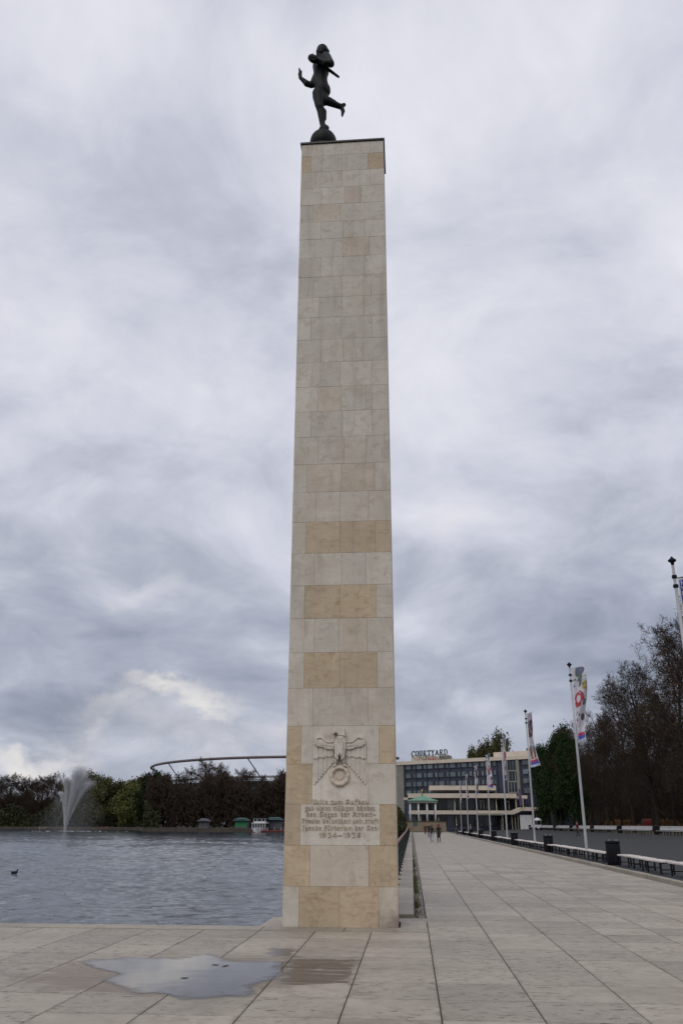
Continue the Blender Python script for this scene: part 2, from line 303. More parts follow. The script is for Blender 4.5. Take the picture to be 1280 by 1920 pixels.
class MB:
    def __init__(s): s.v = []; s.f = []; s.mi = []
    def poly(s, pts, faces, mi=0):
        k = len(s.v); s.v += [tuple(p) for p in pts]; s.f += [tuple(k+i for i in q) for q in faces]; s.mi += [mi]*len(faces); return s
    def box(s, x0, x1, y0, y1, z0, z1, mi=0, ch=0.):
        if ch <= 0:
            return s.poly([(x, y, z) for z in (z0, z1) for y in (y0, y1) for x in (x0, x1)],
                          [(0, 2, 3, 1), (4, 5, 7, 6), (0, 1, 5, 4), (2, 6, 7, 3), (0, 4, 6, 2), (1, 3, 7, 5)], mi)
        c = ch; P = []; idx = {}
        for ix, (x, dx) in enumerate(((x0, c), (x1, -c))):
            for iy, (y, dy) in enumerate(((y0, c), (y1, -c))):
                for iz, (z, dz_) in enumerate(((z0, c), (z1, -c))):
                    for a in range(3):
                        idx[ix, iy, iz, a] = len(P); P.append((x if a == 0 else x+dx, y if a == 1 else y+dy, z if a == 2 else z+dz_))
        I = lambda *k: idx[k]; fs = []
        for s_ in (0, 1):
            fs.append([I(s_, 0, 0, 0), I(s_, 1, 0, 0), I(s_, 1, 1, 0), I(s_, 0, 1, 0)][::1 if s_ else -1])
            fs.append([I(0, s_, 0, 1), I(1, s_, 0, 1), I(1, s_, 1, 1), I(0, s_, 1, 1)][::-1 if s_ else 1])
            fs.append([I(0, 0, s_, 2), I(1, 0, s_, 2), I(1, 1, s_, 2), I(0, 1, s_, 2)][::1 if s_ else -1])
        for i in (0, 1):
            for j in (0, 1):
                q = [I(i, j, 0, 0), I(i, j, 1, 0), I(i, j, 1, 1), I(i, j, 0, 1)]; fs.append(q if (i == j) else q[::-1])
                q = [I(i, 0, j, 0), I(i, 1, j, 0), I(i, 1, j, 2), I(i, 0, j, 2)]; fs.append(q if (i != j) else q[::-1])
                q = [I(0, i, j, 1), I(1, i, j, 1), I(1, i, j, 2), I(0, i, j, 2)]; fs.append(q if (i == j) else q[::-1])
                for k in (0, 1):
                    q = [I(i, j, k, 0), I(i, j, k, 1), I(i, j, k, 2)]; fs.append(q if (i+j+k) % 2 else q[::-1])
        return s.poly(P, fs, mi)
    def tube(s, pts, r, n=8, mi=0, caps=True):
        pts = [Vector(p) for p in pts]; rs = r if isinstance(r, (list, tuple)) else [r]*len(pts); rings = []
        for i, p in enumerate(pts):
            d = ((pts[min(i+1, len(pts)-1)]-pts[max(i-1, 0)])).normalized()
            a = d.orthogonal().normalized() if i == 0 else (pa - d*pa.dot(d)).normalized()
            pa = a; b = d.cross(a); rings.append([p+(a*math.cos(6.28318*k/n)+b*math.sin(6.28318*k/n))*rs[i] for k in range(n)])
        P = [q for r_ in rings for q in r_]; fs = []
        for i in range(len(pts)-1):
            for k in range(n): fs.append((i*n+k, i*n+(k+1) % n, (i+1)*n+(k+1) % n, (i+1)*n+k))
        if caps: fs.append(tuple(range(n))[::-1]); fs.append(tuple((len(pts)-1)*n+k for k in range(n)))
        return s.poly(P, fs, mi)
    def lathe(s, prof, n=16, c=(0, 0, 0), mi=0):
        P = [(c[0]+r*math.cos(6.28318*k/n), c[1]+r*math.sin(6.28318*k/n), c[2]+z) for r, z in prof for k in range(n)]; fs = []
        for i in range(len(prof)-1):
            for k in range(n): fs.append((i*n+k, i*n+(k+1) % n, (i+1)*n+(k+1) % n, (i+1)*n+k))
        fs.append(tuple(range(n))[::-1]); fs.append(tuple((len(prof)-1)*n+k for k in range(n)))
        return s.poly(P, fs, mi)
    def prism_z(s, pts, z0, z1, mi=0):                # outline in xy, counter-clockwise
        n = len(pts)
        return s.poly([(x, y, z0) for x, y in pts]+[(x, y, z1) for x, y in pts], [tuple(range(n))[::-1], tuple(range(n, 2*n))]+[(i, (i+1) % n, n+(i+1) % n, n+i) for i in range(n)], mi)
    def prism_y(s, pts, y0, y1, mi=0, bev=0.):        # outline in xz, y0 is the front
        n = len(pts); cx = sum(p[0] for p in pts)/n; cz = sum(p[1] for p in pts)/n
        A = sum(pts[i][0]*pts[(i+1) % n][1]-pts[(i+1) % n][0]*pts[i][1] for i in range(n))
        if A < 0: pts = pts[::-1]
        fr = [(x+(cx-x)*bev, y0, z+(cz-z)*bev) for x, z in pts]
        return s.poly(fr+[(x, y1, z) for x, z in pts], [tuple(range(n)), tuple(range(n, 2*n))[::-1]]+[((i+1) % n, i, n+i, n+(i+1) % n) for i in range(n)], mi)
    def data(s, name, mats, smooth=False): return mesh_data(name, s.v, s.f, mats if isinstance(mats, (list, tuple)) else [mats], s.mi, smooth)
    def build(s, name, mats, parent=None, smooth=False, loc=None): return link(name, s.data(name, mats, smooth), parent, loc)

def capsules(name, caps, mats, voxel=.02, smooth=4, parent=None):
    """one continuous body: tapered capsules fused by voxel remesh; caps = (p0, p1, r0, r1, material index)"""
    V = []; Fc = []; n = 12
    for p0, p1, r0, r1, _ in caps:
        p0, p1 = Vector(p0), Vector(p1); d = p1-p0; L = d.length
        d = d/L if L > 1e-6 else Vector((0, 0, 1)); a = d.orthogonal().normalized(); b = d.cross(a); rings = []
        for i in range(1, 5): t_ = math.pi/2*i/4; rings.append((p0-d*r0*math.cos(t_), r0*math.sin(t_)))
        for i in range(0, 4): t_ = math.pi/2*(1-i/4); rings.append((p1+d*r1*math.cos(t_), r1*math.sin(t_)))
        k = len(V); V.append(p0-d*r0)
        for c, r in rings: V += [c+(a*math.cos(6.28318*j/n)+b*math.sin(6.28318*j/n))*r for j in range(n)]
        V.append(p1+d*r1); e_ = len(V)-1
        for j in range(n): Fc.append((k, k+1+(j+1) % n, k+1+j))
        for i in range(7):
            for j in range(n): Fc.append((k+1+i*n+j, k+1+i*n+(j+1) % n, k+1+(i+1)*n+(j+1) % n, k+1+(i+1)*n+j))
        for j in range(n): Fc.append((e_, k+1+7*n+j, k+1+7*n+(j+1) % n))
    tmp = link('tmp', mesh_data('tmp', V, Fc))
    r = tmp.modifiers.new('r', 'REMESH'); r.mode = 'VOXEL'; r.voxel_size = voxel
    if smooth: s_ = tmp.modifiers.new('s', 'SMOOTH'); s_.factor = .5; s_.iterations = smooth
    me = bpy.data.meshes.new_from_object(tmp.evaluated_get(bpy.context.evaluated_depsgraph_get()))
    old = tmp.data; bpy.data.objects.remove(tmp); bpy.data.meshes.remove(old); me.name = name
    me.materials.clear()
    for m in mats: me.materials.append(m)
    nf = len(me.polygons); c = np.empty(nf*3); me.polygons.foreach_get('center', c); c = c.reshape(-1, 3); best = np.full(nf, 1e9); mi = np.zeros(nf, int)
    for p0, p1, r0, r1, q in caps:
        p0, p1 = np.array(p0), np.array(p1); d = p1-p0; L2 = max(d@d, 1e-9); t_ = np.clip(((c-p0)@d)/L2, 0, 1)
        ds = np.linalg.norm(c-(p0+t_[:, None]*d), axis=1)-(r0+(r1-r0)*t_); u = ds < best; best[u] = ds[u]; mi[u] = q
    me.polygons.foreach_set('material_index', mi); me.polygons.foreach_set('use_smooth', [True]*nf)
    return link(name, me, parent)

# ------------------------------------------------------------------ setting: ground, promenade, lake
CXL, CXR, CYF = -2.31, -.275, 16.03                  # column front face
CD = 1.12
WZ = -.9
tag(MB().box(-3000, 3000, -300, 4000, -2.2, -1.7).build('ground', M['land']), kind='structure')
LANE0, PIT = .235, .951
ROW0 = atZ(800, 1843.8).y; KERBX = LANE0+8*PIT
pm_ = MB()
pm_.box(-60, KERBX, -30, 16.12, -1.9, -.05); pm_.box(-2.75, KERBX, 16.12, 17.75, -1.9, -.052); pm_.box(-.62, KERBX, 17.75, 206, -1.9, -.054)
pm_.box(-3.2, -.62, 82, 206, -1.9, -.056)
promenade = tag(pm_.build('promenade', M['joint']), kind='structure')
gap_ = .011
slab_me = [MB().box(-(PIT-gap_)/2, (PIT-gap_)/2, -(PIT-gap_)/2, (PIT-gap_)/2, -.045, 0, 0, .004).data('paving_slab', M['slab'])]
cells = []
for r in range(-5, 210):
    y = ROW0+(r+.5)*PIT
    for c in range(-22, 8):
        x = LANE0+(c+.5)*PIT
        if y > 204: continue
        if c < 0 and y+PIT/2 > 15.75: continue
        q = RM.transposed() @ (Vector((x, y, 0))-CAMP)
        if q.z > -1: continue
        px, py = CX+F*q.x/-q.z, CY-F*q.y/-q.z
        vis = -120 < px < 1400 and 1500 < py < 2010
        cells.append((0 if vis else 1, math.hypot(x, y), x, y))
cells.sort()
rest = MB(); srnd = random.Random(3)
for i, (nv, d, x, y) in enumerate(cells):
    dzz = srnd.uniform(-.001, .001)
    if i < 300: link('paving_slab', slab_me[0], promenade, (x, y, dzz))
    elif nv == 0 or d < 30:
        h = (PIT-gap_)/2; rest.box(x-h, x+h, y-h, y+h, -.045, dzz)
tag(rest.build('far_paving_slabs', M['slab'], promenade), kind='stuff')
yl = ROW0+math.floor((15.75-ROW0)/PIT)*PIT           # where the square slabs stop on the lake side
x = -60.
lakecop = []
xs = [LANE0-PIT*k*1.5 for k in range(0, 14)]
for k in range(1, len(xs)):                           # coping stones along the water
    xa, xb = xs[k], xs[k-1]
    MB().box(xa+.006, xb-.006, yl+.006, 16.06, -.045, .012, 0, .006).build('coping_stone', M['slab'], promenade)
for k in range(3): MB().box(CXL+.02+k*.9, CXL+.9+k*.9, 17.17, 17.73, -.045, .004, 0, .006).build('coping_stone', M['slab'], promenade)
MB().box(-2.73, CXL-.03, 16.08, 17.73, -.045, .006, 0, .006).build('coping_stone', M['slab'], promenade)
MB().box(CXR+.03, LANE0-.01, 16.08, 17.16, -.045, .006, 0, .006).build('coping_stone', M['slab'], promenade)
# low parapet kerb on the lake side, gutter strip with soil and grass
par = tag(link('parapet_kerb', None), kind='structure')
y = 17.78; pr_ = random.Random(5)
while y < 204:
    L = 2.4 if y < 70 else 12.
    MB().box(-.66, .0+pr_.uniform(-.004, .004), y+.005, min(y+L, 204)-.005, -.06, .07, 0, .008).build('parapet_stone', M['slab'], par); y += L
gut = tag(MB().box(.005, LANE0-.012, 17.8, 204, -.06, -.006).build('gutter_strip', M['gutter']), kind='structure')
gr = MB(); gq = random.Random(9)
for i in range(2600):
    y = 17.8+abs(gq.gauss(0, 1))*16
    if (math.sin(y*1.3)+math.sin(y*.47+1)) < -.2 and gq.random() < .8: continue
    x = .02+abs(gq.gauss(0, .055)); h = gq.uniform(.02, .085); a = gq.uniform(0, 6.28); w_ = .008
    gr.poly([(x-w_*math.cos(a), y-w_*math.sin(a), -.015), (x+w_*math.cos(a), y+w_*math.sin(a), -.015), (x+gq.uniform(-.03, .05), y+gq.uniform(-.03, .03), h)], [(0, 1, 2)])
tag(gr.build('grass', M['grass']), 'short weedy grass along the foot of the low parapet', 'grass', kind='stuff')
wq = np.random.default_rng(2); ns_, nx_ = 600, 210
yy = 16.25*np.exp(np.linspace(0, math.log(330/16.25), ns_)); rx = np.linspace(-.80, -.012, nx_); GX = yy[:, None]*rx[None]; GX[:, -1] = np.minimum(GX[:, -1], -.35); GY = np.repeat(yy[:, None], nx_, 1)
GZ = np.zeros_like(GX)
for k in range(70):
    lam = .30*(8.**wq.random()); th = math.pi/2+wq.normal(0, .55)+.25; kx, ky = 2*math.pi/lam*math.cos(th), 2*math.pi/lam*math.sin(th)
    GZ += (1-2*np.abs(np.sin((kx*GX+ky*GY)*.5+wq.random()*6.28+.5*np.sin(GX*.21+k)+.5*np.sin(GY*.13+k*2))))*lam*.0064
gust = .72+.34*np.sin(GX*.11+GY*.05+np.sin(GY*.09))*np.sin(GY*.13-GX*.04+1.)+.16*np.sin(GX*.31+GY*.27); GZ *= gust*np.clip(1.25-GY/330, .3, 1)
wv = np.stack([GX, GY, WZ+GZ], 2).reshape(-1, 3); ii = np.arange(ns_*nx_).reshape(ns_, nx_)
wf = np.stack([ii[:-1, :-1], ii[:-1, 1:], ii[1:, 1:], ii[1:, :-1]], 2).reshape(-1, 4)
kf = len(wv); flat = np.array([(-1500, 16.2, WZ-.16), (-.3, 16.2, WZ-.16), (-.3, 300, WZ-.16), (-300, 900, WZ-.16), (-1500, 900, WZ-.16), (-1500, 300, WZ-.16)])
wv = np.concatenate([wv, flat]); wf = np.concatenate([wf, [[kf, kf+1, kf+2, kf+5], [kf+5, kf+2, kf+3, kf+4]]])
def quad_mesh(name, V, Fq, mat_, smooth=False):
    me = bpy.data.meshes.new(name); nf, k = Fq.shape
    me.vertices.add(len(V)); me.vertices.foreach_set('co', np.ascontiguousarray(V, dtype=np.float32).ravel())
    me.loops.add(nf*k); me.loops.foreach_set('vertex_index', np.ascontiguousarray(Fq, dtype=np.int32).ravel())
    me.polygons.add(nf); me.polygons.foreach_set('loop_start', np.arange(nf, dtype=np.int32)*k)
    me.update(calc_edges=True); me.materials.append(mat_)
    if smooth: me.polygons.foreach_set('use_smooth', [True]*nf)
    return me
tag(link('lake', quad_mesh('lake', wv, wf, M['water'], True)), kind='structure')
pud = MB(); n = len(PUDW); cpt = sum(PUDW, Vector())/n
ring = []
for i in range(n):                                   # smooth the traced outline a little
    a, b, c, d = PUDW[i-1], PUDW[i], PUDW[(i+1) % n], PUDW[(i+2) % n]
    for t_ in (0, .33, .66): ring.append(.5*((2*b)+(c-a)*t_+(2*a-5*b+4*c-d)*t_*t_+(3*b-a-3*c+d)*t_**3))
nr = len(ring); cen = sum(ring, Vector())/nr; lay = []
for k_, dep in ((1.09, 0.), (1.0, .42), (.86, .85), (.6, 1.), (.25, 1.)): lay.append([cen+(p-cen)*k_ for p in ring])
pv = [(p.x, p.y, .004) for L_ in lay for p in L_]+[(cen.x, cen.y, .004)]
pf = [(i*nr+k, i*nr+(k+1) % nr, (i+1)*nr+(k+1) % nr, (i+1)*nr+k) for i in range(4) for k in range(nr)]+[(4*nr+k, 4*nr+(k+1) % nr, 5*nr) for k in range(nr)]
po = link('puddle', mesh_data('puddle', pv, pf, [M['puddle']])); tag(po, kind='structure')
da = po.data.attributes.new('depth', 'FLOAT', 'POINT'); da.data.foreach_set('value', [d_ for d_ in (0., .42, .85, 1., 1.) for _ in range(nr)]+[1.])
if po.data.polygons[0].normal.z < 0: po.data.flip_normals()
for (px, py, nm) in ((346, 1835, 1), (404, 1810, 2), (423, 1812, 3)):
    p = atZ(px, py); a = px*.7; lf = MB()
    pts = [(.045*math.cos(t_)*(1+.3*math.cos(2*t_)), .03*math.sin(t_), .008+.006*math.cos(t_)**2) for t_ in [6.28*k/9 for k in range(9)]]
    lf.poly([(0, 0, .007)]+pts, [(0, 1+k, 1+(k+1) % 9) for k in range(9)])
    o = lf.build('fallen_leaf', M['bark'], loc=(p.x, p.y, 0)); o.rotation_euler = (0, 0, a)
    tag(o, ['dark leaf floating left of centre in the puddle', 'dark leaf floating near the far edge of the puddle', 'small dark leaf at the far edge of the puddle, right of the bright glare'][nm-1], 'leaf')
# plaza right of the kerb
kerb = tag(link('kerb', None), kind='structure')
for k in range(95):
    y = -6+k*1.5 if k < 72 else 102+(k-72)*4.6; L = 1.5 if k < 72 else 4.6
    MB().box(KERBX+.006, KERBX+.2, y+.006, y+L-.006, -.2, .14+srnd.uniform(-.006, .006), 0, .02).build('kerb_stone', M['kerb'], kerb)
PZX = [(KERBX+.2, .07), (10.5, .06), (16, .12), (28, .62), (60, .7), (240, 1.)]
def pz(x):
    for (a, za), (b, zb) in zip(PZX, PZX[1:]):
        if x <= b: return za+(zb-za)*(x-a)/(b-a)
    return 1.
pq = MB()
for (a, za), (b, zb) in zip(PZX[:4], PZX[1:4]):
    pq.poly([(a, -30, za), (b, -30, zb), (b, 260, zb), (a, 260, za)], [(0, 1, 2, 3)])
tag(pq.build('asphalt_plaza', M['asphalt']), kind='structure')
pk = MB()
for (a, za), (b, zb) in zip(PZX[3:], PZX[4:]): pk.poly([(a+.004, -30, za), (b, -30, zb), (b, 400, zb), (a+.004, 400, za)], [(0, 1, 2, 3)])
tag(pk.build('park_ground', M['soil']), kind='structure')

# ------------------------------------------------------------------ monument column
column = thing('stone_column', 'tall square pale stone column with eagle relief at the lake corner', 'column', ((CXL+CXR)/2, CYF, 0))
CXM = (CXL+CXR)/2; HW = (CXR-CXL)/2
ZJ = [0, .66, 1.34, 2.04, 2.75, 3.44, 4.15, 4.84, 5.52, 6.2, 6.88, 7.56, 8.23, 8.87, 9.51, 10.13, 10.74, 11.36, 11.95, 12.54, 13.08, 13.65, 14.2, 14.73, 15.23, 15.75, 16.26, 16.76, 17.26, 17.64]
MB().box(-HW+.035, HW-.035, .035, CD-.035, -.05, 17.63).build('core', M['core'], column)
fx = lambda px, y: (atY(px, y, CYF).x-CXM)
SPEC = {0: ([527, 560, 636, 710, 748], 'lbbp'), 1: ([528, 581, 691, 748], 'bpb'), 2: ([529, 563, 712, 747], 'brb'), 3: ([531, 585, 690, 746], 'brl'),
        4: ([533, 565, 710, 744], 'brb'), 5: ([534, 586, 690, 743], 'lll'), 6: ([535, 570, 637, 707, 742], 'lbbl'), 7: ([537, 589, 635, 688, 741], 'llpl'),
        8: ([538, 571, 637, 705, 740], 'lbbl'), 9: ([540, 589, 640, 686, 739], 'llll'), 10: ([541, 573, 637, 703, 737], 'lbbb'), 11: ([543, 592, 637, 690, 736], 'llll'),
        12: ([545, 576, 640, 702, 735], 'lppl')}
YR = [1740, 1661.5, 1585, 1508, 1432, 1361, 1290.5, 1224, 1160, 1098, 1038, 980, 924, 871]
KEY = {'l': 'light', 'b': 'beige', 'p': 'pink', 'r': 'relief'}
br = random.Random(11)
for i in range(len(ZJ)-1):
    z0, z1 = ZJ[i]+.0016, ZJ[i+1]-.0016
    if i in SPEC:
        xs_, ty = SPEC[i]; xx = [fx(p_, (YR[i]+YR[i+1])/2) for p_ in xs_]
    else:
        fr = [0, .17, .50, .83, 1] if i % 2 == 0 else [0, .26, .51, .745, 1]
        xx = [-HW+2*HW*(q+(br.uniform(-.02, .02) if 0 < q < 1 else 0)) for q in fr]
        ty = [br.choice('lllllp') for _ in range(4)]
        if i == len(ZJ)-3: ty = ['b', 'l', 'l', 'b']; xx = [-HW, -HW+.24, 0, HW-.38, HW]
    xx[0], xx[-1] = -HW, HW
    dsp = .42 if i % 2 else .68
    for j, k in enumerate(ty):
        pr = br.uniform(0, .004)
        first, last = j == 0, j == len(ty)-1
        MB().box(xx[j]+(.0014 if not first else -pr), xx[j+1]-(.0014 if not last else -pr), -pr, (dsp if (first or last) else .4), z0, z1, 0, .0018).build('stone_block', M[KEY[k]], column)
    MB().box(-HW-.001, .1*(-1)**i-.0025, dsp+.005, CD, z0, z1, 0, .005).build('stone_block', M['light' if i % 3 else 'pink'], column)
    MB().box(.1*(-1)**i+.0025, HW+.001, dsp+.005, CD, z0, z1, 0, .005).build('stone_block', M['light' if i % 4 else 'beige'], column)
MB().box(-HW-.035, HW+.035, -.035, CD+.035, 17.642, 17.70, 0, .006).build('cap', M['capmetal'], column)
def cp(px, py): p = atY(px, py, CYF); return (p.x-CXM, p.z)
c5 = lambda x, y: cp(550+x*.14063, 1350+y*.14063)
# eagle relief
eagle = link('eagle_relief', None, column)
bd = MB(); rl = [c5(*q) for q in ((600,175),(685,160),(690,220),(715,300),(700,420),(690,520),(650,560),(620,470),(590,560),(545,520),(545,420),(530,310),(575,230))]
bd.prism_y(rl, -.14, .002, 0, .14); cx_, cz_ = sum(v[0] for v in rl)/len(rl), sum(v[1] for v in rl)/len(rl); bd.prism_y([(cx_+(a-cx_)*.62, cz_+(b-cz_)*.8) for a, b in rl], -.175, -.13, 0, .25); bd.build('eagle_body', M['relief'], eagle)
hd = MB(); hd.prism_y([c5(*q) for q in ((600,215),(592,180),(556,178),(540,200),(528,180),(533,150),(566,138),(590,116),(640,104),(682,118),(698,160),(700,225))], -.16, .002, 0, .10); hd.build('eagle_head', M['relief'], eagle)
for sgn in (-1, 1):
    X = lambda x: 618+(x-618)*(1 if sgn < 0 else -1)
    w3 = MB(); w2 = MB()
    for k in range(9):                               # three overlapping layers of hanging feathers
        x0 = 270+k*29.5; x1 = x0+29.2; tt = k/8
        yb = 865-tt*275; w3.prism_y([c5(X(x0), 420), c5(X(x1), 420), c5(X(x1), yb-22), c5(X((x0+x1)/2), yb), c5(X(x0), yb-6)], -.022-.010*(k % 2), .002, 0, .03)
        yb = 520-abs(tt-.0)*30+8*math.sin(k*2); w2.prism_y([c5(X(x0), 330), c5(X(x1), 330), c5(X(x1), yb-10), c5(X((x0+x1)/2), yb), c5(X(x0), yb-10)], -.046-.010*(k % 2), .002, 0, .03)
    for w, nm in ((w3, 'long_feathers'), (w2, 'middle_feathers')): w.build(nm, M['relief'], eagle)
    sh = MB(); P = [(548,292),(500,300),(455,292),(425,262),(398,222),(355,203),(312,214),(282,250),(272,325),(300,342),(360,362),(440,384),(548,402)]
    q = [c5(X(a), b) for a, b in P]; sh.prism_y(q, -.085, .002, 0, .06)
    P = [(548,300),(490,308),(440,300),(405,268),(375,243),(340,245),(318,262),(306,246),(322,222),(356,208),(394,226),(428,268),(458,290),(500,297),(548,290)]
    sh.prism_y([c5(X(a), b) for a, b in P], -.112, -.08, 0, .02)
    for r_ in range(3):
        for k in range(9-r_):
            a, b = c5(X(300+k*28+r_*12), 300+r_*24+k*6+(0 if k > 3 else -8))
            sh.prism_y([(a-.021, b+.012), (a+.021, b+.012), (a+.018, b-.012), (a, b-.024), (a-.018, b-.012)], -.0915-.0006*((k*4+r_*11) % 29), -.0795-.0001*(k+r_*10), 0, .15)
    sh.build('wing_bow', M['relief'], eagle)
    lg = MB(); a0, a1 = c5(X(575), 480), c5(X(560), 590); lg.tube([(a0[0], -.03, a0[1]), (a1[0], -.045, a1[1])], [.035, .028], 8)
    for dx in (-32, -10, 14): t0 = c5(X(560), 585); t1 = c5(X(560+dx), 625); lg.tube([(t0[0], -.05, t0[1]), (t1[0], -.06, t1[1])], [.018, .010], 6)
    lg.build('leg', M['relief'], eagle, True)
wr = MB(); wc = c5(615, 745); wrx = abs(c5(725, 745)[0]-wc[0]); N1 = 40
P = []; fs = []
for a in range(N1):
    t_ = 6.28318*a/N1
    for b in range(8):
        u = 6.28318*b/8; rr = .036*(1+.16*math.cos(a*math.pi/2.)) ; q = wrx+rr*math.cos(u)
        P.append((wc[0]+q*math.cos(t_), -.028-rr*1.0*math.sin(u), wc[1]+q*math.sin(t_)))
for a in range(N1):
    for b in range(8): fs.append((a*8+b, a*8+(b+1) % 8, ((a+1) % N1)*8+(b+1) % 8, ((a+1) % N1)*8+b))
wr.poly(P, fs); wr.build('wreath', M['letter'], column, True)
ds = MB(); ds.prism_y([(wc[0]+wrx*.62*math.cos(t_)*(1+.07*math.sin(3*t_+1)), wc[1]+wrx*.62*math.sin(t_)*(1+.08*math.cos(2*t_))) for t_ in [6.28318*k/18 for k in range(18)]], -.014, .002, 0, .25)
ds.build('worn_boss', M['letter'], column)
# lettering drawn as broad-nib strokes
V_ = lambda x: [(x-.06, .92), (x, 1), (x, .08), (x+.08, 0)]
BL = {'i': [V_(.1)], 'u': [V_(.1), V_(.42), [(.1, .03), (.42, .2)]], 'n': [V_(.1), V_(.42), [(.1, .8), (.4, 1)]], 'm': [V_(.1), V_(.4), V_(.7), [(.1, .8), (.38, 1)], [(.4, .8), (.68, 1)]],
      'e': [[(.1, .85), (.1, .12), (.26, 0), (.4, .12)], [(.1, .85), (.28, 1), (.4, .78), (.12, .48)]], 'l': [[(.1, 1.5), (.1, .08), (.2, 0)]],
      'b': [[(.1, 1.5), (.1, .1), (.28, 0), (.42, .18), (.42, .8), (.28, 1), (.1, .82)]], 'd': [[(.1, 1.5), (.42, 1.0), (.42, .15), (.27, 0), (.1, .18), (.1, .78), (.27, .93)]],
      'g': [[(.42, .9), (.26, 1), (.1, .82), (.1, .22), (.26, .06), (.42, .2)], [(.42, 1), (.42, -.2), (.22, -.42), (.02, -.3)]],
      'a': [[(.1, .8), (.1, .15), (.26, 0), (.42, .18)], [(.1, .85), (.28, 1), (.42, .85), (.42, .1), (.52, 0)]], 'z': [[(.04, .95), (.38, .95), (.1, .52), (.36, .3), (.18, -.35)]],
      'f': [[(.38, 1.45), (.2, 1.4), (.14, 1.2), (.14, -.3)], [(.0, .93), (.36, .93)]], 's': [[(.38, 1.45), (.2, 1.4), (.14, 1.2), (.14, -.3)]],
      'h': [[(.1, 1.5), (.1, .0)], [(.1, .82), (.28, 1), (.42, .8), (.42, .1), (.28, -.35)]], 'r': [V_(.1), [(.1, .8), (.27, 1), (.36, .88)]],
      't': [[(.14, 1.25), (.14, .1), (.28, 0)], [(0, .95), (.32, .95)]], 'v': [[(.1, 1.1), (.1, .15), (.28, 0), (.44, .2), (.44, .85), (.28, 1)]],
      'p': [[(.1, 1), (.1, -.42)], [(.1, .82), (.28, 1), (.44, .8), (.44, .18), (.28, 0), (.1, .1)]], 'B': [[(.12, 1.4), (.12, -.3)], [(.12, 1.3), (.34, 1.42), (.42, 1.1), (.25, .85), (.46, .6), (.46, .15), (.28, 0)]],
      'W': [[(.05, 1.25), (.2, 1.45), (.2, .2), (.38, 0), (.55, .2), (.55, 1.4)], [(.55, .2), (.75, 0), (.95, .25), (.95, 1.1), (.75, 1.42)]],
      'A': [[(.1, 1.1), (.3, 1.45), (.4, 1.2), (.2, .2), (0, .1)], [(.4, 1.4), (.6, 1.3), (.6, .1), (.75, 0)], [(.2, .62), (.6, .62)]],
      'H': [[(.05, 1.4), (.2, 1.3), (.2, .1), (.05, 0)], [(.2, .8), (.48, 1), (.62, .75), (.58, 0), (.42, -.3)]], 'S': [[(.62, 1.3), (.4, 1.45), (.15, 1.2), (.2, .9), (.58, .6), (.58, .2), (.35, 0), (.05, .2)]],
      'F': [[(.08, 1.2), (.3, 1.45), (.7, 1.35)], [(.3, 1.4), (.3, .1), (.05, 0)], [(.3, .8), (.6, .8)]], 'G': [[(.6, 1.4), (.25, 1.3), (.1, .8), (.15, .2), (.4, 0), (.65, .2), (.65, .8), (.4, .85)], [(.36, 1.3), (.36, .3)]],
      'K': [[(.2, 1.4), (.2, .05), (0, 0)], [(.2, .7), (.5, 1.1), (.6, .9), (.35, .65), (.62, .0)]], '1': [[(.05, 1.1), (.22, 1.35), (.22, 0)]],
      '9': [[(.5, 1.0), (.3, .7), (.08, .9), (.12, 1.25), (.35, 1.35), (.5, 1.1), (.45, .4), (.15, 0)]], '3': [[(.08, 1.3), (.45, 1.3), (.22, .8), (.48, .6), (.42, .1), (.1, 0)]],
      '4': [[(.4, 1.35), (.05, .4), (.55, .4)], [(.4, .8), (.4, 0)]], '6': [[(.45, 1.35), (.15, .9), (.08, .35), (.28, 0), (.5, .25), (.42, .6), (.1, .5)]], '-': [[(.0, .5), (.5, .55)]], '!': [[(.1, 1.4), (.1, .4)], [(.1, .1), (.12, .0)]]}
def strokes(text, glyphs, nib, space=.42, track=.2):
    out = []; x = 0.
    for ch in text:
        if ch == ' ': x += space; continue
        base_, um = {'ü': ('u', 1), 'ä': ('a', 1), 'ß': ('B', 0)}.get(ch, (ch, 0)); gl = list(glyphs[base_]); mxx = max(p[0] for s_ in gl for p in s_)
        if um: gl += [[(mxx*.25, 1.3), (mxx*.25+.05, 1.42)], [(mxx*.75, 1.3), (mxx*.75+.05, 1.42)]]
        out += [[(p[0]+x, p[1]) for p in s_] for s_ in gl]; x += mxx+track
    return out, x-track
def write(mb, sts, fn, nib, y0, y1):
    k = 0
    for s_ in sts:
        for a, b in zip(s_, s_[1:]):
            nx, nz = nib; d = (b[0]-a[0])*nz-(b[1]-a[1])*nx
            ex = .02 if abs(d) < .02 else 0
            q = [(a[0]-nx, a[1]-nz-ex), (a[0]+nx, a[1]+nz+ex), (b[0]+nx, b[1]+nz+ex), (b[0]-nx, b[1]-nz-ex)]
            mb.prism_y([fn(*p) for p in q], y0-.0006*(k % 7), y1, 0); k += 1
for text, xa, xb, yb, xh in (('Wille zum Aufbau', 585, 690, 1506.6, 5.6), ('gab vielen müßigen Händen', 572, 702, 1518.4, 5.6), ('den Segen der Arbeit-', 574, 704, 1530, 5.6),
                             ('Freude Gesundheit und Kraft', 565, 709, 1542.4, 5.6), ('spende fürderhin der See!', 566, 708, 1555.6, 5.6), ('1934-1936', 598, 675, 1569.5, 6.4)):
    st_, wd_ = strokes(text, BL, None); mb = MB(); sc = (xb-xa)/wd_
    write(mb, st_, lambda u, v: cp(xa+u*sc, yb-v*xh), (.058, .038), -.024, .001)
    mb.build('inscription_line', M['letter'], column)
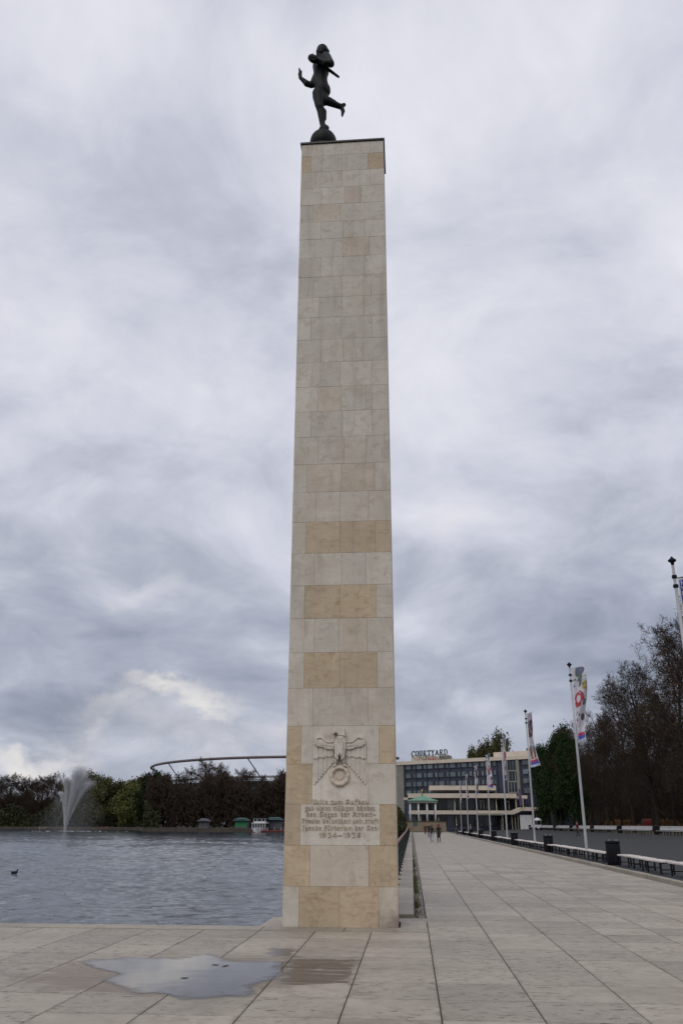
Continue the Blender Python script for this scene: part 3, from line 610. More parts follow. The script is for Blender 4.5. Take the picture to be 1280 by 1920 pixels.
def text_mesh(body, size, extr, name, mat_, parent, loc, rz=0):
    cu = bpy.data.curves.new('t', 'FONT'); cu.body = body; cu.size = size; cu.extrude = extr
    to = bpy.data.objects.new('t', cu); COL.objects.link(to)
    me = bpy.data.meshes.new_from_object(to.evaluated_get(bpy.context.evaluated_depsgraph_get())); bpy.data.objects.remove(to)
    me.materials.clear(); me.materials.append(mat_); return link(name, me, parent, loc, (math.pi/2, 0, rz))

# ------------------------------------------------------------------ statue
BALLY, BALLR = CYF+.46, .345
bc = atY(606, 268, BALLY)
statue = thing('torch_bearer_statue', 'dark bronze torch bearer running on one foot on top of the column', 'statue', (bc.x, BALLY, 17.70))
SO = Vector((bc.x, BALLY, 17.70)); 
def sp(cx, cy, dy=0.): p = atY(530+cx*.1172, 70+cy*.1172, BALLY+dy)-SO; return (p.x, p.y, p.z)
bz = bc.z-17.70
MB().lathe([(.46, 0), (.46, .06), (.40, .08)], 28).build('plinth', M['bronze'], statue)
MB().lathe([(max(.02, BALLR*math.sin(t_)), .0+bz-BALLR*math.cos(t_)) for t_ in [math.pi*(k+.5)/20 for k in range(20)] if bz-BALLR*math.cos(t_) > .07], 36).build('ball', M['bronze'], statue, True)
B = 0
hand_w = sp(282, 640, -.05); hx, hy, hz = hand_w
caps = [
 (sp(618, 780), sp(622, 850), .185, .19, B), (sp(612, 700), sp(620, 790), .165, .185, B), (sp(610, 590), sp(612, 700), .175, .16, B),   # pelvis, waist
 (sp(600, 470), sp(610, 600), .20, .18, B), (sp(620, 430, .05), sp(640, 560, .08), .19, .16, B), (sp(585, 440, -.06), sp(590, 520, -.06), .15, .14, B),   # rib cage, back, chest
 (sp(665, 830, .02), sp(672, 860, .02), .155, .15, B), (sp(625, 850, .12), sp(625, 880, .12), .14, .13, B),   # glutes
 (sp(615, 400), sp(618, 330), .10, .085, B),   # neck
 (sp(618, 250), sp(632, 205), .135, .150, B), (sp(590, 300), sp(600, 250), .085, .11, B), (sp(560, 255), sp(548, 285), .045, .03, B), (sp(580, 325), sp(585, 330), .06, .06, B),   # skull, face, nose, chin
 (sp(570, 900, -.06), sp(578, 1080, -.08), .155, .105, B), (sp(556, 950, -.06), sp(570, 1060, -.08), .125, .095, B), (sp(592, 1110, -.08), sp(600, 1150, -.06), .10, .095, B),   # standing thigh, knee
 (sp(600, 1140, -.06), sp(640, 1420, 0), .088, .062, B), (sp(645, 1190, -.02), sp(655, 1300, 0), .085, .066, B),   # shin, calf
 (sp(655, 1425, -.04), sp(705, 1450, -.1), .062, .055, B), (sp(650, 1440, -.08), sp(606, 1466, -.14), .058, .04, B), (sp(625, 1465, -.12), sp(700, 1465, -.12), .05, .05, B),   # heel, forefoot
 (sp(650, 880, .1), sp(640, 1010, .0), .155, .125, B), (sp(640, 1010, 0), sp(655, 1030, .02), .115, .105, B),   # raised thigh, knee
 (sp(670, 1010, .02), sp(925, 1110, .18), .105, .070, B), (sp(730, 1020, .06), sp(820, 1060, .12), .105, .085, B),   # shin, calf
 (sp(925, 1110, .18), sp(978, 1080, .2), .062, .052, B), (sp(935, 1110, .18), sp(965, 1185, .2), .058, .05, B), (sp(962, 1170, .2), sp(950, 1262, .2), .052, .026, B),   # heel, foot, toes
 (sp(585, 430, .12), sp(545, 590, .12), .10, .09, B), (sp(545, 590, .12), sp(465, 765, .02), .088, .078, B), (sp(462, 765, .02), sp(380, 740, -.02), .078, .078, B), (sp(385, 738, -.02), sp(285, 650, -.05), .078, .045, B),   # forward arm
 (sp(283, 650, -.05), sp(275, 590, -.05), .048, .052, B), (sp(275, 590, -.05), sp(282, 555, -.05), .05, .045, B),   # palm
 (sp(660, 370, -.02), sp(690, 330, -.06), .13, .12, B), (sp(690, 310, -.08), sp(765, 420, -.30), .125, .098, B), (sp(770, 425, -.30), sp(680, 410, -.36), .09, .078, B), (sp(690, 408, -.36), sp(560, 350, -.34), .078, .048, B),   # shoulder, upper arm, forearm
 (sp(560, 350, -.34), sp(525, 340, -.34), .05, .048, B)]
for k, (dx, L) in enumerate(((-26, 62), (-9, 75), (8, 70), (22, 55))):   # four fingers of the open hand, then the thumb
    dyk = -.09+.028*k
    caps += [(sp(278, 560, dyk), sp(270+dx*.35, 560-L*.55, dyk), .021, .018, B), (sp(270+dx*.35, 560-L*.55, dyk), sp(266+dx*.3, 560-L, dyk-.01), .018, .014, B)]
caps += [(sp(285, 600, -.02), sp(300, 560, .03), .022, .018, B), (sp(300, 560, .03), sp(303, 530, .05), .018, .013, B)]
for k in range(4):                                   # fist closed round the torch shaft
    caps += [(sp(538-k*16, 318+k*4, -.40), sp(522-k*14, 352+k*4, -.42), .022, .022, B), (sp(522-k*14, 352+k*4, -.42), sp(530-k*12, 380+k*4, -.36), .022, .018, B)]
caps += [(sp(548, 330, -.36), sp(520, 322, -.42), .024, .018, B)]
for k in range(22):                                  # wavy hair
    t_ = k*2.4; hr = random.Random(k); caps.append((sp(632+70*math.cos(t_)*hr.uniform(.4, 1), 205-50*abs(math.sin(t_))*hr.uniform(.4, 1), hr.uniform(-.1, .12)), sp(640+80*math.cos(t_), 225+30*math.sin(t_), hr.uniform(-.1, .12)), .062, .048, B))
GR = {13: 1.08, 14: 1.1, 15: 1.12, 16: 1.16, 17: 1.12, 18: 1.2, 19: 1.3, 20: 1.3}
caps = [(c[0], c[1], c[2]*GR.get(i, 1.06), c[3]*GR.get(i, 1.06), c[4]) for i, c in enumerate(caps)]
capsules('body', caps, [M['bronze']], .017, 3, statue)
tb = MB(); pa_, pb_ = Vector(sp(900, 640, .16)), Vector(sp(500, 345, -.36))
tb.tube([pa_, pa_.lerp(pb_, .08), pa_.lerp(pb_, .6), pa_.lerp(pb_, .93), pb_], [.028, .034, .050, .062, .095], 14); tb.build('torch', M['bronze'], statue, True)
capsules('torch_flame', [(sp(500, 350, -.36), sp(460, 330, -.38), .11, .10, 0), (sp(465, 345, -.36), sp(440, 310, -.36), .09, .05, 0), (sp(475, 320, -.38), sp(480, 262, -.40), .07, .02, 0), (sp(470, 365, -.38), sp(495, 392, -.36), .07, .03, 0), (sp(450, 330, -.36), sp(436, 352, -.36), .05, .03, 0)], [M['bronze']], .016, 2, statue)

# ------------------------------------------------------------------ trees
def seg_mesh(name, segs, n, mat_):
    """segments (p0, p1, r0, r1) as n-sided prisms, vectorised"""
    A = np.array([s_[0] for s_ in segs]); Bv = np.array([s_[1] for s_ in segs]); ra = np.array([s_[2] for s_ in segs]); rb = np.array([s_[3] for s_ in segs])
    d = Bv-A; d /= np.linalg.norm(d, axis=1)[:, None]+1e-9
    h = np.where(np.abs(d[:, 2:3]) < .9, np.array([[0, 0, 1.]]), np.array([[1., 0, 0]])); u = np.cross(d, h); u /= np.linalg.norm(u, axis=1)[:, None]+1e-9; w = np.cross(d, u)
    k = len(segs); V = np.empty((k, 2*n, 3))
    for j in range(n):
        a = 2*math.pi*j/n; o = u*math.cos(a)+w*math.sin(a); V[:, j] = A+o*ra[:, None]; V[:, n+j] = Bv+o*rb[:, None]
    base_ = np.arange(k)[:, None]*2*n
    Fq = np.concatenate([np.stack([base_[:, 0]+j, base_[:, 0]+(j+1) % n, base_[:, 0]+n+(j+1) % n, base_[:, 0]+n+j], 1) for j in range(n)])
    return quad_mesh(name, V.reshape(-1, 3), Fq, mat_)
def quad_mesh(name, V, Fq, mat_, smooth=False):
    me = bpy.data.meshes.new(name); nf, k = Fq.shape
    me.vertices.add(len(V)); me.vertices.foreach_set('co', np.ascontiguousarray(V, dtype=np.float32).ravel())
    me.loops.add(nf*k); me.loops.foreach_set('vertex_index', np.ascontiguousarray(Fq, dtype=np.int32).ravel())
    me.polygons.add(nf); me.polygons.foreach_set('loop_start', np.arange(nf, dtype=np.int32)*k)
    me.update(calc_edges=True); me.materials.append(mat_); return me
def leaf_mesh(name, C, size, mat_, seed, flat=.0):
    q = np.random.default_rng(seed); n = len(C); a = q.normal(size=(n, 3)); a /= np.linalg.norm(a, axis=1)[:, None]
    b = np.cross(a, q.normal(size=(n, 3))); b /= np.linalg.norm(b, axis=1)[:, None]; s_ = size*q.uniform(.6, 1.4, (n, 1))
    V = np.stack([C-a*s_, C+b*s_*.55, C+a*s_, C-b*s_*.55], 1).reshape(-1, 3); Fq = np.arange(n*4).reshape(-1, 4)
    return quad_mesh(name, V, Fq, mat_)
def grow(seed, H, spread, lv, bole=.22, r0=None, up=.25, tw=.016, kids=(13, 8, 7, 6), droop=0.):
    q = random.Random(seed); r0 = r0 or H*.017; segs = [[], []]; ends = []
    def branch(p, d, L, r, level):
        ns = (9, 6, 4, 3, 2)[level]; pts = [p]; pos = p.copy()
        for i in range(ns):
            j = Vector((q.gauss(0, 1), q.gauss(0, 1), q.gauss(0, 1)))*(.05, .13, .17, .2, .22)[level]
            d = (d+j+Vector((0, 0, up*(.4 if level else 1.5)/ns*(1-level*.1)-droop*(level >= 2)*.25))).normalized()
            nx = pos+d*(L/ns); a, b = r*(1-i/ns*.75), r*(1-(i+1)/ns*.75); segs[0 if level < 2 else 1].append((tuple(pos), tuple(nx), max(a, tw), max(b, tw))); pos = nx; pts.append(pos)
        if level >= lv: ends.append(tuple(pos)); ends.append(tuple((pos+pts[-2])/2)); return
        nk = kids[level]
        for k in range(nk):
            t_ = (bole+(1-bole)*(k+q.random()*.8)/nk) if level == 0 else (.18+.82*(k+q.random())/nk); t_ = min(t_, .99); i = int(t_*ns); base_ = pts[i].lerp(pts[i+1], t_*ns-i)
            dd = (pts[i+1]-pts[i]).normalized(); az = k*2.4+q.random()*.9; side = dd.orthogonal().normalized(); side = Matrix.Rotation(az, 3, dd) @ side
            ang = R(q.uniform(35, 68)) if level else R(q.uniform(38, 75)*(1.12-t_*.55))
            nd = (dd*math.cos(ang)+side*math.sin(ang)).normalized()
            if level == 0: prof = math.sin(math.pi*min(1, .22+.72*(t_-bole)/(1-bole)*1.05)); Lk = spread*(.45+.6*prof)*q.uniform(.8, 1.15)
            else: Lk = L*q.uniform(.38, .62)*(1.1-.35*t_)
            branch(base_, nd, Lk, max(tw, r*(1-t_*.7)*(.55 if level == 0 else .5)), level+1)
    branch(Vector((0, 0, -.3)), Vector((0, 0, 1)), H*.86, r0, 0)
    return segs, ends
def tree_parts(name, seed, H, spread, lv, leaves=0, lsize=.3, lmat=None, lspread=.5, **kw):
    segs, ends = grow(seed, H, spread, lv, **kw)
    tr = seg_mesh(name+'_trunk', segs[0], 6, M['bark']); cr = seg_mesh(name+'_twigs', segs[1], 3, M['twig']); lf = None
    if leaves:
        q = np.random.default_rng(seed); E_ = np.array(ends); C = E_[q.integers(0, len(E_), leaves)]+q.normal(size=(leaves, 3))*lspread; lf = leaf_mesh(name+'_leaves', C, lsize, lmat, seed)
    return tr, cr, lf
def put_tree(name, parts, loc, rz, sc, label, cat='tree', group=None):
    t = thing(name, label, cat, loc, rz, group); t.scale = sc if isinstance(sc, tuple) else (sc, sc, sc)
    link('trunk', parts[0], t); link('crown', parts[1], t)
    if parts[2]: link('leaves', parts[2], t)
    return t
_u = ['first', 'second', 'third', 'fourth', 'fifth', 'sixth', 'seventh', 'eighth', 'ninth', 'tenth', 'eleventh', 'twelfth', 'thirteenth', 'fourteenth', 'fifteenth', 'sixteenth', 'seventeenth', 'eighteenth', 'nineteenth']
ORD = list(_u)
for _t, _e in (('twenty', 'twentieth'), ('thirty', 'thirtieth'), ('forty', 'fortieth'), ('fifty', 'fiftieth'), ('sixty', 'sixtieth')): ORD += [_e]+[_t+'-'+w_ for w_ in _u[:9]]
near = [tree_parts('near_bare', 21, 25, 8.5, 4, 2600, .10, M['budleaf'], .25, kids=(15, 9, 8, 6), tw=.020),
        tree_parts('near_bare_b', 22, 25, 8.0, 4, 2200, .10, M['budleaf'], .25, kids=(14, 9, 8, 6), tw=.020),
        tree_parts('near_bare_c', 23, 24, 8.8, 4, 0, .1, None, kids=(15, 9, 8, 6), tw=.020)]
ever = tree_parts('evergreen', 31, 20, 6.0, 3, 26000, .30, M['evergreen'], .75, bole=.12)
far_b = [tree_parts('far_bare', 41, 24, 8, 3, kids=(15, 10, 9), tw=.05), tree_parts('far_bare_b', 42, 24, 7.5, 3, kids=(15, 10, 9), tw=.05)]
far_o = [tree_parts('far_olive', 51, 22, 7, 3, 9000, .42, M['olive'], .9, tw=.03, bole=.12), tree_parts('far_willow', 52, 15, 6.5, 3, 11000, .40, M['willow'], .9, tw=.03, bole=.15, droop=.9)]
tr_ = random.Random(17)
for i in range(10):                                  # front row of park trees behind the far benches
    D = 96+i*12.5; x = 32.5+tr_.uniform(-.8, .8)
    put_tree('bare_park_tree', near[i % 3], (x, D, pz(x)-.1), tr_.uniform(0, 6.28), (lambda h: (h*.78, h*.78, h))((1.0, 1.02, .97, .86, .76, .80, .74, .72, .70, .70)[i]), 'bare brown tree behind the white benches, %s from the right edge' % ORD[i], group='row of bare park trees behind the far benches')
for i in range(9):
    D = 104+i*14; x = 42+tr_.uniform(-2, 2)
    put_tree('bare_park_tree', near[(i+1) % 3], (x, D, pz(x)-.1), tr_.uniform(0, 6.28), (lambda h: (h*.8, h*.8, h))((1.02, 1.0, .98, .90, .84, .78, .74, .72, .7)[i]), 'bare tree in the second row of the dark park, %s from the right edge' % ORD[i], group='second row of bare park trees')
for i in range(7):
    D = 122+i*17; x = 55+tr_.uniform(-3, 3)
    put_tree('bare_park_tree', near[(i+2) % 3], (x, D, pz(x)-.1), tr_.uniform(0, 6.28), (.7, .7, .85), 'bare tree deep in the dark park behind two rows, %s from the right edge' % ORD[i], group='third row of bare park trees')
for i, (px, D, s_) in enumerate(((1052, 176, .98), (1033, 205, .92), (1076, 160, .82))):
    p = atY(px, 1556, D); put_tree('evergreen_tree', ever, (p.x, D, pz(p.x)-.1), i*2.1, (s_*.58, s_*.58, s_), ['tallest dark evergreen tree between the hotel and the bare park trees', 'dark evergreen tree touching the right end of the hotel', 'dark evergreen tree right of the tallest evergreen, beside the bare trees'][i], group='evergreen trees right of the hotel')
for i, (px, top, D, s_) in enumerate(((932, 1376, 300, 1.0), (890, 1404, 305, .82), (912, 1392, 312, .8))):
    p = atY(px, top, D); h = p.z/22.5
    put_tree('olive_tree', far_o[0], (p.x, D, 0), i*1.7, (h*.46, h*.46, h), ['olive green tree crown rising highest behind the hotel roof', 'lowest olive green tree crown behind the hotel roof, left one', 'olive green tree crown between two others behind the hotel roof'][i], group='green trees behind the hotel')
# beyond the lake
SH = [(-330, 470), (atY(0, 1550, 425).x-20, 425), (atY(150, 1550, 415).x, 415), (atY(262, 1550, 395).x, 395), (atY(268, 1550, 312).x, 312), (atY(400, 1550, 300).x, 300), (atY(540, 1550, 290).x, 290), (-8, 262), (-.62, 206)]
bank = MB()
for (a, b) in zip(SH, SH[1:]):
    q = a[0] >= SH[4][0]-1
    zt = .25 if q else .0
    bank.poly([(a[0], a[1], WZ-.9), (b[0], b[1], WZ-.9), (b[0], b[1], zt), (a[0], a[1], zt)], [(0, 1, 2, 3)], 1)
    bank.poly([(a[0], a[1], zt), (b[0], b[1], zt), (b[0]*1.0, 1200, zt+.6), (a[0], 1200, zt+.6)], [(0, 1, 2, 3)], 0)
tag(bank.build('far_shore', [M['land'], M['quay']]), kind='structure')
def shore(px, D, z=.1): p = atY(px, 1550, D); return (p.x, D, z)
k = 0
for px, D, top, kind in ((-34, 462, 1456, 'b'), (-6, 470, 1452, 'b'), (30, 468, 1452, 'b'), (58, 470, 1458, 'b'), (84, 464, 1450, 'b'), (108, 468, 1462, 'b'), (-20, 445, 1452, 'b'), (14, 440, 1448, 'b'), (45, 446, 1456, 'b'), (72, 438, 1453, 'b'), (92, 442, 1446, 'b'), (128, 436, 1462, 'o'), (158, 432, 1450, 'o'), (186, 428, 1456, 'o'), (214, 430, 1466, 'o'),
                         (238, 424, 1462, 'b'), (246, 408, 1484, 'w'), (264, 418, 1458, 'o'), (284, 335, 1452, 'e'), (306, 342, 1448, 'b'), (328, 336, 1446, 'b'), (352, 344, 1438, 'b'), (378, 350, 1420, 'b'), (402, 340, 1428, 'b'),
                         (424, 334, 1446, 'b'), (448, 346, 1438, 'b'), (466, 332, 1440, 'b'), (488, 336, 1452, 'b'), (508, 330, 1454, 'b'), (528, 326, 1456, 'b'), (552, 330, 1456, 'b'), (580, 326, 1452, 'b'), (606, 334, 1446, 'b'), (632, 324, 1455, 'b'), (658, 330, 1448, 'b'), (684, 322, 1456, 'b'), (712, 328, 1452, 'b')):
    b = shore(px, D); h = atY(px, top, D).z
    src, H0, nm, lb = {'b': (far_b[k % 2], 24.5, 'bare_shore_tree', 'bare brown tree on the far lake shore'), 'o': (far_o[0], 22.5, 'olive_shore_tree', 'olive green budding tree on the far lake shore'),
                       'w': (far_o[1], 13.5, 'willow_tree', 'pale green weeping willow on the far lake shore'), 'e': (ever, 19.5, 'evergreen_shore_tree', 'dark evergreen tree on the far lake shore')}[kind]
    s_ = h/H0; put_tree(nm, src, b, tr_.uniform(0, 6.28), (s_*1.02, s_*1.02, s_), '%s, %s tree from the left' % (lb, ORD[k]) if kind in 'bo' else lb+(' left of the stadium'), group={'b': 'bare trees on the far shore', 'o': 'budding trees on the far shore'}.get(kind)); k += 1
q = np.random.default_rng(4); sg = []
Cs = []
for i in range(54000):                               # the wood behind the first trees reads as one dark mass
    px = q.uniform(-60, 728); left = px < 270
    D = (q.uniform(436, 470) if left else q.uniform(322, 352)); b = shore(px, D); H_ = ((13 if px < 112 else 17) if left else 15.5)+2.5*math.sin(px*.05)+1.6*math.sin(px*.17)
    z = H_*q.uniform(0, 1)**(1.5 if px < 112 else .8); L = q.uniform(1., 3.2); d = q.normal(size=3); d[2] = abs(d[2])+.6; d /= np.linalg.norm(d)
    p = np.array([b[0], D, z+.2]); sg.append((p, p+d*L, .17, .07))
tag(link('shore_thicket', seg_mesh('shore_thicket', sg, 3, M['twig'])), 'dark tangled undergrowth of the wood on the far shore', 'undergrowth', kind='stuff')
for i in range(16000):
    px = q.uniform(-60, 300); D = q.uniform(428, 452) if px < 268 else q.uniform(318, 340); b = shore(px, D); z = 8.5*q.random()**1.2*(1+.3*math.sin(px*.08)); Cs.append((b[0], D, z+.1))
tag(link('shore_bushes', leaf_mesh('shore_bushes', np.array(Cs), .5, M['shrub'], 6)), 'dark green bushes massed along the far lake shore', 'bushes', kind='stuff')
Cs = [];
for i in range(14000):
    px = q.uniform(1015, 1300); D = q.uniform(150, 250) if px < 1080 else q.uniform(125, 190); p = atY(px, 1550, D); z = 3.2*q.random()**1.5; Cs.append((p.x+18, D, pz(p.x)+z))
sg = []
for i in range(40000):
    D = q.uniform(140, 345); x = q.uniform(56, 80); z = 15*q.random(); d = q.normal(size=3); d[2] = abs(d[2])+.5; d /= np.linalg.norm(d); p = np.array([x, D, .7+z]); sg.append((p, p+d*q.uniform(.8, 2.6), .11, .05))
tag(link('park_thicket', seg_mesh('park_thicket', sg, 3, M['twig'])), 'dark tangled undergrowth deep in the park behind the bare trees', 'undergrowth', kind='stuff')
# shrubs growing beside the railing
def shrub_data(seed, n, rx, ry, H): 
    q = np.random.default_rng(seed); a = q.normal(size=(n, 3)); a /= np.linalg.norm(a, axis=1)[:, None]; r = q.uniform(.55, 1.05, (n, 1))
    lob = 1+.25*np.sin(a[:, :1]*5+seed)+.2*np.cos(a[:, 2:]*7); C = a*r*lob*np.array([rx, ry, H*.46]); C[:, 2] += H*.5; C[:, 2] = np.abs(C[:, 2]); return C
sb = [(leaf_mesh('shrub_leaves', shrub_data(5, 5200, .95, 2.3, 3.0), .13, M['shrub'], 2)), leaf_mesh('shrub_leaves_b', shrub_data(8, 5200, .95, 2.3, 3.3), .13, M['shrub'], 3)]
ss_, se_ = grow(61, 3.0, 1.2, 2, kids=(8, 6, 4), tw=.008, bole=.05); stem_me = seg_mesh('shrub_stems', ss_[0]+ss_[1], 4, M['bark'])
for i in range(7):
    t = thing('railing_shrub', 'leafy green shrub on the lake side of the railing, %s from the column' % ORD[i], 'shrub', (-1.85, 88+i*11, 0), i*math.pi, 'shrubs along the railing')
    link('foliage', sb[i % 2], t); link('stem', stem_me, t)

# ------------------------------------------------------------------ stadium beyond the wood
stad = thing('stadium', 'football stadium with steel roof ring rising above the far wood', 'stadium', (-58, 600, 0))
RA, RB_ = 118., 134.
ang = [R(184+k*3.2) for k in range(36)]
def ring_pts(s_, z): return [(RA*s_*math.cos(a), RB_*s_*math.sin(a), z) for a in ang]
MB().tube(ring_pts(1, 36), .75, 8).build('roof_ring', M['steelred'], stad, True)
MB().tube(ring_pts(.93, 26.3), .6, 8).build('lower_ring', M['membrane'], stad, True)
for i in range(2, 35, 5):
    a = ang[i]; b = ang[min(i+1, 35)]
    MB().tube([(RA*math.cos(a), RB_*math.sin(a), 36), (RA*.95*math.cos(b), RB_*.95*math.sin(b), 25)], .36, 6).build('strut', M['steel'], stad)
mw = MB(); P = ring_pts(.97, 6)+ring_pts(1.0, 23.5)+ring_pts(.75, 6)+ring_pts(.78, 20); n = len(ang)
mw.poly(P, [(i, i+1, n+i+1, n+i) for i in range(n-1)]+[(n+i, n+i+1, 3*n+i+1, 3*n+i) for i in range(n-1)]+[(2*n+i, 3*n+i, 3*n+i+1, 2*n+i+1) for i in range(n-1)]); mw.build('stand', M['steel'], stad)

# ------------------------------------------------------------------ hotel
A_ = atY(745, 1550, 262); B_ = atY(1040, 1550, 234); fd = Vector((B_.x-A_.x, B_.y-A_.y, 0)); FL = fd.length; fa = math.atan2(fd.y, fd.x); fdn = fd.normalized(); fno = Vector((-fdn.y, fdn.x, 0))
hotel = thing('hotel_building', 'long hotel block with navy window bands and a name sign on the roof', 'building', (A_.x, A_.y, 0), fa)
A2 = Vector((A_.x, A_.y, 0))
def fu(px, py):                                      # pixel -> (along facade, height) on the facade plane
    d = ray(px, py); t_ = (A2-CAMP).dot(fno)/d.dot(fno); p = CAMP+d*t_; return (p-A2).dot(fdn), p.z
ZR = fu(760, 1428)[1]
MB().box(0, FL, .3, 15, 0, ZR-1.0).build('wall', M['panel'], hotel)
MB().box(-.6, FL+.6, -.5, 15.5, ZR-.95, ZR).build('roof', M['concrete'], hotel)
MB().box(-.5, fu(757, 1460)[0], -.25, 15, 0, ZR-.96).build('end_wall', M['greywall'], hotel)
rowsz = []
for yt, yb in ((1434.5, 1443.5), (1450, 1459.5), (1466, 1475.5), (1482, 1492)): rowsz.append((fu(762, yb)[1], fu(762, yt)[1]))
u0 = fu(759, 1440)[0]; pit = fu(779, 1440)[0]-u0; wb = {}
def window(u, w, z0, z1, nm='window', dark=False):
    key = (round(w, 2), round(z1-z0, 2), dark)
    if key not in wb:
        h = z1-z0; f_ = MB(); t_ = .10
        f_.box(0, w, -.06, .28, 0, t_); f_.box(0, w, -.06, .28, h-t_, h); f_.box(0, t_, -.055, .28, t_, h-t_); f_.box(w-t_, w, -.055, .28, t_, h-t_)
        p_ = MB().box(t_, w-t_, .02, .06, t_, h-t_); wb[key] = (f_.data('window_frame', M['mull']), p_.data('window_pane', M['dpane' if dark else 'pane']))
    o = link(nm, wb[key][0], hotel, (u, 0, z0)); link('pane', wb[key][1], o)
ust0, ust1 = fu(950, 1460)[0], fu(977, 1460)[0]
for z0, z1 in rowsz:
    k = 0
    while u0+k*pit < FL-.5:
        u = u0+k*pit; k += 1
        if ust0-pit*.95 < u < ust1: continue
        window(u+.12*pit/2.4, pit*.50, z0, z1); window(u+pit*.58, pit*.13, z0, z1, dark=True); window(u+pit*.73, pit*.22, z0, z1)
for k in range(60):
    u = u0+k*pit-.07
    if u > FL: break
    if ust0-.5 < u < ust1+.5: continue
    MB().box(u, u+.14, -.12, .3, rowsz[-1][0]-.6, ZR-.97).build('mullion', M['mull'], hotel)
zs0, zs1 = fu(960, 1486)[1], fu(960, 1425)[1]
MB().box(ust0+.25, ust0+.6, -.4, .3, zs0-3, zs1+.2).build('stair_tower_post', M['greywall'], hotel); MB().box(ust1-1.1, ust1-.35, -.5, .3, zs0-3, zs1+.2).build('stair_tower_post', M['greywall'], hotel)
gw = (ust1-1.1-ust0-.6)/6
for j in range(3):
    za = zs0+(zs1-zs0)*j/3; zb = zs0+(zs1-zs0)*(j+1)/3
    for k in range(6): MB().box(ust0+.6+k*gw+.05, ust0+.6+(k+1)*gw-.05, -.2, -.1, za+.15, zb-.15).build('stair_pane', M['pane' if (k+j) % 2 else 'dpane'], hotel)
    MB().box(ust0+.6, ust1-1.1, -.25, .3, za-.14, za+.14).build('transom', M['greywall'], hotel)
ua, za = fu(763, 1420); ub, zb = fu(800, 1417.5); MB().box(ua, ub, 2.5, 8, ZR, zb+.3).build('plant_room', M['concrete'], hotel)
ua = fu(812, 1420)[0]; ub = fu(826, 1420)[0]; MB().box(ua, ub, 3., 6, ZR, ZR+1.5).build('roof_machine', M['greywall'], hotel)
ua = fu(915, 1420)[0]; ub = fu(1030, 1420)[0]; MB().box(ua, ub, 3., 10, ZR, fu(960, 1408.5)[1]+.2).build('roof_annex', M['concrete'], hotel)
ua = fu(975, 1405)[0]; MB().box(ua, ua+1.6, 3.5, 6, ZR+1, fu(980, 1404)[1]+.5).build('roof_machine', M['black'], hotel)
RO = {'C': [[(.78, .82), (.6, .97), (.35, .97), (.12, .7), (.12, .3), (.35, .03), (.6, .03), (.8, .2)], [(.78, .72), (.78, 1.0)]], 'O': [[(.45, .97), (.2, .9), (.1, .5), (.2, .1), (.45, .03), (.7, .1), (.8, .5), (.7, .9), (.45, .97)]],
      'U': [[(.15, .97), (.15, .3), (.3, .05), (.5, .05), (.65, .3), (.65, .97)], [(0, .97), (.3, .97)], [(.52, .97), (.78, .97)]], 'R': [[(.15, .03), (.15, .97), (.5, .97), (.66, .75), (.5, .5), (.15, .5)], [(.4, .5), (.72, .03)], [(0, .03), (.3, .03)], [(.62, .03), (.85, .03)]],
      'T': [[(.4, .03), (.4, .97)], [(.05, .78), (.05, .97), (.75, .97), (.75, .78)], [(.25, .03), (.55, .03)]], 'Y': [[(.1, .97), (.4, .45), (.7, .97)], [(.4, .45), (.4, .03)], [(.0, .97), (.22, .97)], [(.58, .97), (.8, .97)], [(.27, .03), (.53, .03)]],
      'A': [[(.1, .03), (.42, .97), (.74, .03)], [(.22, .36), (.62, .36)], [(0, .03), (.22, .03)], [(.6, .03), (.86, .03)]], 'D': [[(.15, .03), (.15, .97), (.5, .97), (.75, .75), (.78, .3), (.55, .03), (.15, .03)], [(0, .97), (.2, .97)], [(0, .03), (.2, .03)]]}
s0, s1 = fu(768, 1412)[0], fu(835, 1412)[0]; zb = fu(800, 1416.6)[1]; zh = fu(800, 1406.5)[1]-zb
x_ = 0.; wtot = strokes('COURTYARD', RO, None, .4, .24)[1]
fr_ = MB()
for ch in 'COURTYARD':
    st_, w_ = strokes(ch, RO, None); mb = MB(); sc = (s1-s0)/wtot
    write(mb, st_, lambda u, v: (s0+(x_+u)*sc, zb+v*zh), (.068, .03), .6, .95); mb.build('sign_letter', M['signteal'], hotel); x_ += w_+.24
for k in range(6): u = s0+(s1-s0)*k/5; fr_.tube([(u, 1.05, ZR), (u, 1.05, zb+.2)], .05, 4); fr_.tube([(u, 1.05, zb), (u+1.2, 3.0, ZR)], .05, 4)
fr_.tube([(s0, 1.05, zb+.25), (s1, 1.05, zb+.25)], .05, 4); fr_.build('sign_frame', M['black'], hotel)
text_mesh('by', .75, .04, 'sign_line', M['signteal'], hotel, (fu(793, 1420)[0], .7, ZR+.15)); text_mesh('Marriott', .95, .04, 'sign_line', M['signred'], hotel, (fu(798, 1420)[0], .7, ZR+.1))

# terraces in front of the hotel
TY = 224.
terr = thing('terrace_restaurant', 'low restaurant building with three cream terrace canopies before the hotel', 'building', (0, TY, 0))
def tp(px, py): p = atY(px, py, TY); return p.x, p.z
def slab(px0, px1, yt, yb, depth, y0=0., nm='canopy', arc=.6, m='concrete', dz_=0):
    x0, zt = tp(px0, yt); x1, zb_ = tp(px1, yb); n = 10; mb = MB()
    pts = [(x0+(x1-x0)*i/n, y0-arc*math.sin(math.pi*i/n)) for i in range(n+1)]+[(x1, y0+depth), (x0, y0+depth)]
    mb.prism_z(pts, zb_+dz_, zt+dz_); return mb.build(nm, M[m], terr)
slab(766, 962, 1519.5, 1527, 14); slab(764, 970, 1488, 1496.5, 13, 2.0, dz_=.1); slab(756, 764.5, 1494.5, 1499.5, 9, 3.0, arc=0); slab(805, 932, 1473, 1481.5, 10, 4., dz_=.15)
